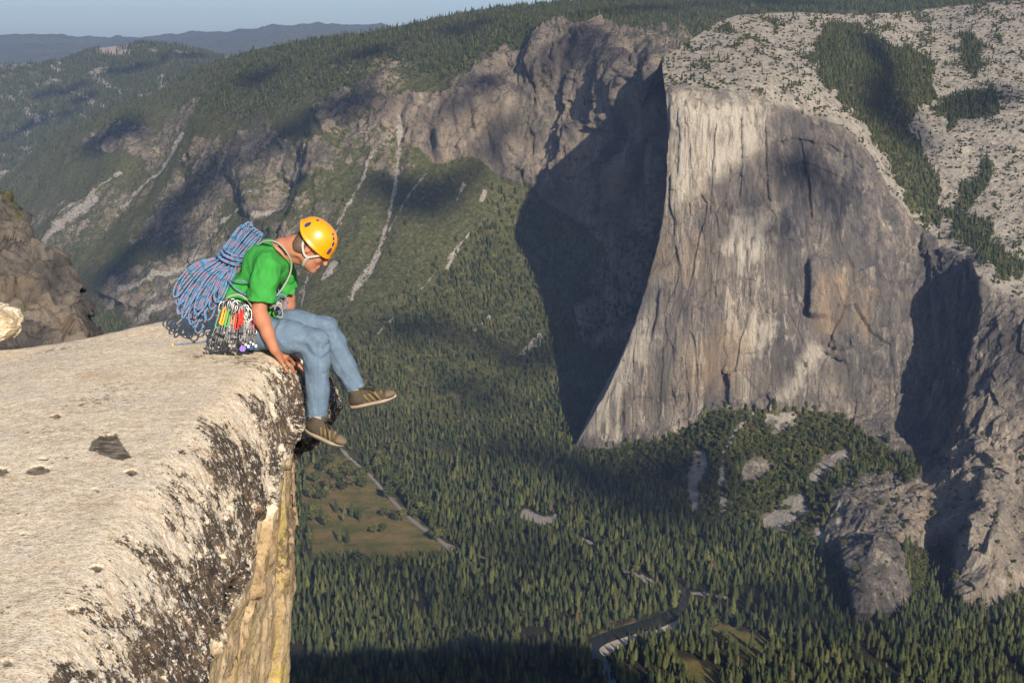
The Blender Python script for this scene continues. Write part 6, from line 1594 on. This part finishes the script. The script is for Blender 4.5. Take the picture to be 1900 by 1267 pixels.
# belay carabiner and webbing at the front of the waist
b = MB(); b.tube(catmull([J(500, 571, 7.96), J(507, 566, 7.95), J(514, 563, 7.95), J(520, 564, 7.96), J(521, 572, 7.97)], 6), .0105, 8, flat=.4, up=(0, 1, 0)); bw = b.build('belay_loop', COLS['white']); tag(bw, 'white webbing loop at the front of the climber\'s waist, above the locking carabiner', 'belay loop')
lk = empty('locking_carabiner', J(517, 578, 7.95)); tag(lk, 'grey locking carabiner hanging at the front of the waist over the blue trousers', 'carabiner')
b = MB(); b.tube(np.stack([.024 * np.sin(t_) + 0 * t_, 0 * t_, .040 * np.cos(t_)], -1) if False else [(.022 * math.sin(q), 0, .040 * math.cos(q)) for q in np.linspace(0, 2 * math.pi, 24, endpoint=False)], .006, 8, True); b.build('frame', COLS['grey'], lk)
b = MB(); b.tube([(-.020, 0, -.018), (-.021, 0, .022)], .0095, 10); b.build('sleeve', MAT_BLK, lk)
lk.rotation_euler = (0, math.radians(-18), .3)
# thin cord slung round the neck
b = MB(); b.tube(catmull([J(478, 455, 8.06), J(490, 448, 8.02), J(504, 447, 7.99), J(517, 452, 7.975), J(528, 463, 7.98), J(537, 477, 8.0), J(541, 490, 8.03), J(539, 505, 8.04), J(533, 520, 8.02), J(524, 535, 8.0), J(514, 548, 7.99), J(506, 556, 7.98)], 8), .0055, 7)
nc = b.build('neck_sling', COLS['white']); tag(nc, 'thin white cord slung round the climber\'s neck and down the chest of the green shirt', 'sling')
b = MB(); b.tube(catmull([J(517, 455, 7.98), J(526, 464, 7.985), J(533, 473, 8.0)], 6), .011, 8, flat=.4, up=(0, 1, 0)); o = b.build('shoulder_pad', COLS['black'], nc)
# ================================================================== CLOUDS (high over the valley behind the viewpoint; they throw the drifting shadows on the slopes)
MAT_CL = bpy.data.materials.new('cloud_white'); MAT_CL.use_nodes = True
MAT_CL.node_tree.nodes['Principled BSDF'].inputs['Base Color'].default_value = (.9, .9, .9, 1); MAT_CL.node_tree.nodes['Principled BSDF'].inputs['Roughness'].default_value = 1
def on2(u, v): return at(u, v, np.exp(rbf2(np.atleast_1d(u), np.atleast_1d(v))))
def on4(u, v): return at(u, v, np.interp(v, [75, 430], [10300, 7900]))
CLOUDS = [(3, 790, 362, 112, 40, -6), (3, 640, 214, 80, 18, -24), (3, 530, 268, 90, 18, -26), (3, 425, 335, 85, 24, -38), (3, 335, 425, 95, 34, -42), (3, 235, 505, 85, 30, -32), (3, 225, 262, 72, 22, -12), (3, 668, 200, 60, 20, -8), (3, 890, 182, 95, 22, -18), (3, 1085, 108, 84, 28, -5), (3, 930, 258, 70, 22, -30),
          (3, 800, 630, 130, 20, 6), (3, 985, 672, 95, 22, 14), (3, 880, 735, 80, 18, 10), (3, 1000, 858, 150, 24, 6), (3, 1170, 905, 150, 36, 12), (3, 1160, 32, 120, 9, -4), (3, 700, 112, 84, 11, -14), (3, 480, 152, 62, 11, -20), (3, 860, 62, 62, 8, -10), (3, 1400, 12, 160, 7, 0),
          (3, 960, 1016, 100, 18, 8), (3, 1240, 960, 90, 22, 10), (3, 1480, 1130, 150, 26, 5), (3, 850, 1130, 120, 18, 0), (3, 690, 1050, 110, 12, 3),
          (2, 1480, 330, 95, 32, 18), (2, 1400, 420, 60, 20, 10), (2, 1660, 190, 130, 36, 58), (2, 1860, 690, 66, 60, 0), (2, 1250, 870, 120, 28, -12), (2, 1830, 190, 80, 18, -20),
          (4, 240, 146, 74, 8, -6), (4, 110, 172, 62, 9, -8), (4, 70, 236, 80, 11, -10), (4, 330, 122, 50, 7, -4), (4, 150, 205, 40, 6, -12)]
rg = np.random.default_rng(9)
bm = bmesh.new(); bmesh.ops.create_icosphere(bm, subdivisions=2, radius=1.0); IV = np.array([q.co[:] for q in bm.verts]); IF = np.array([[q.index for q in f.verts] for f in bm.faces]); bm.free()
for n_, (sh, cu_, cv_, a_, b_, an) in enumerate(CLOUDS):
    an = math.radians(an); m_ = 64; q = rg.random(m_) ** .6; t = rg.uniform(0, 2 * np.pi, m_)
    # puffs gather in a few clumps along the length of the cloud
    A_ = a_ * q * np.cos(t); B_ = b_ * (q * np.sin(t) + .55 * np.sin(A_ / a_ * 3.1 + rg.uniform(0, 6)))
    r_ = b_ * rg.uniform(.16, .46, m_) * (1.25 - .6 * q)
    uu = cu_ + A_ * math.cos(an) - B_ * math.sin(an); vv = cv_ + A_ * math.sin(an) + B_ * math.cos(an)
    ALT = 4600.0
    def lift(x, y):
        P = on3(x, y) if sh == 3 else on2(x, y) if sh == 2 else on4(x, y)
        return P + SUN[None] * ((ALT - P[:, 2]) / SUN[2])[:, None]
    C_ = lift(uu, vv); EX = lift(uu + r_ * 1.5, vv) - C_; EY = lift(uu, vv + r_) - C_
    lx = np.linalg.norm(EX, axis=1); ly = np.linalg.norm(EY, axis=1); md = np.median(ly); EY *= (np.minimum(ly, 2.0 * md) / ly)[:, None]; mx = np.median(lx); EX *= (np.minimum(lx, 1.8 * mx) / lx)[:, None]
    V = C_[:, None] + IV[None, :, :1] * EX[:, None] + IV[None, :, 1:2] * EY[:, None] + IV[None, :, 2:] * np.array([0, 0, 16.])
    V = V.reshape(-1, 3); V = V + 9 * np.stack([fbm(V / 60. + k_, 2) for k_ in (0, 9.3, 4.1)], -1)
    Fc = (IF[None] + (np.arange(m_) * len(IV))[:, None, None]).reshape(-1, 3)
    o = mesh_np('cloud', V, Fc, MAT_CL); tag(o, kind='structure')
# ================================================================== LIGHT, SKY, AIR
sun_d = bpy.data.lights.new('sun', 'SUN'); sun_d.energy = 5.0; sun_d.angle = math.radians(.53); sun_d.color = (1.0, .88, .72)
sun = bpy.data.objects.new('sun', sun_d); COL.objects.link(sun)
sun.rotation_euler = Vector(-SUN).to_track_quat('-Z', 'Y').to_euler()
w = bpy.data.worlds.new('World'); scene.world = w; w.use_nodes = True
nt = w.node_tree; nt.nodes.clear()
bg = nt.nodes.new('ShaderNodeBackground'); ou = nt.nodes.new('ShaderNodeOutputWorld'); sk = nt.nodes.new('ShaderNodeTexSky')
sk.sky_type = 'NISHITA'; sk.sun_disc = False; sk.sun_elevation = SUN_EL; sk.sun_rotation = math.radians(180) - SUN_AZ
sk.altitude = 2000; sk.air_density = 1.0; sk.dust_density = 5.0; sk.ozone_density = 2.6
nt.links.new(sk.outputs[0], bg.inputs[0]); nt.links.new(bg.outputs[0], ou.inputs[0]); bg.inputs[1].default_value = .08
scene.view_settings.view_transform = 'Standard'; scene.view_settings.look = 'None'; scene.view_settings.exposure = .50; scene.view_settings.gamma = 1
scene.cycles.max_bounces = 5; scene.cycles.diffuse_bounces = 2; scene.cycles.glossy_bounces = 2; scene.cycles.transmission_bounces = 2
scene.cycles.transparent_max_bounces = 4; scene.cycles.volume_bounces = 0
scene.cycles.use_adaptive_sampling = True
HAZE = True
if HAZE:
    mh = bpy.data.materials.new('valley_haze'); mh.use_nodes = True; t = mh.node_tree; t.nodes.clear()
    pv = t.nodes.new('ShaderNodeVolumePrincipled'); om = t.nodes.new('ShaderNodeOutputMaterial'); t.links.new(pv.outputs[0], om.inputs['Volume'])
    pv.inputs['Color'].default_value = (.36, .53, .97, 1); pv.inputs['Density'].default_value = 2.4e-5; pv.inputs['Anisotropy'].default_value = 0.0
    b = MB(); lo = np.array([-14000, -3000, -2300.]); hi = np.array([14000, 30000, 900.])
    b.box((lo + hi) / 2, hi - lo); hz = b.build('haze', mh, None, False); tag(hz, kind='stuff')
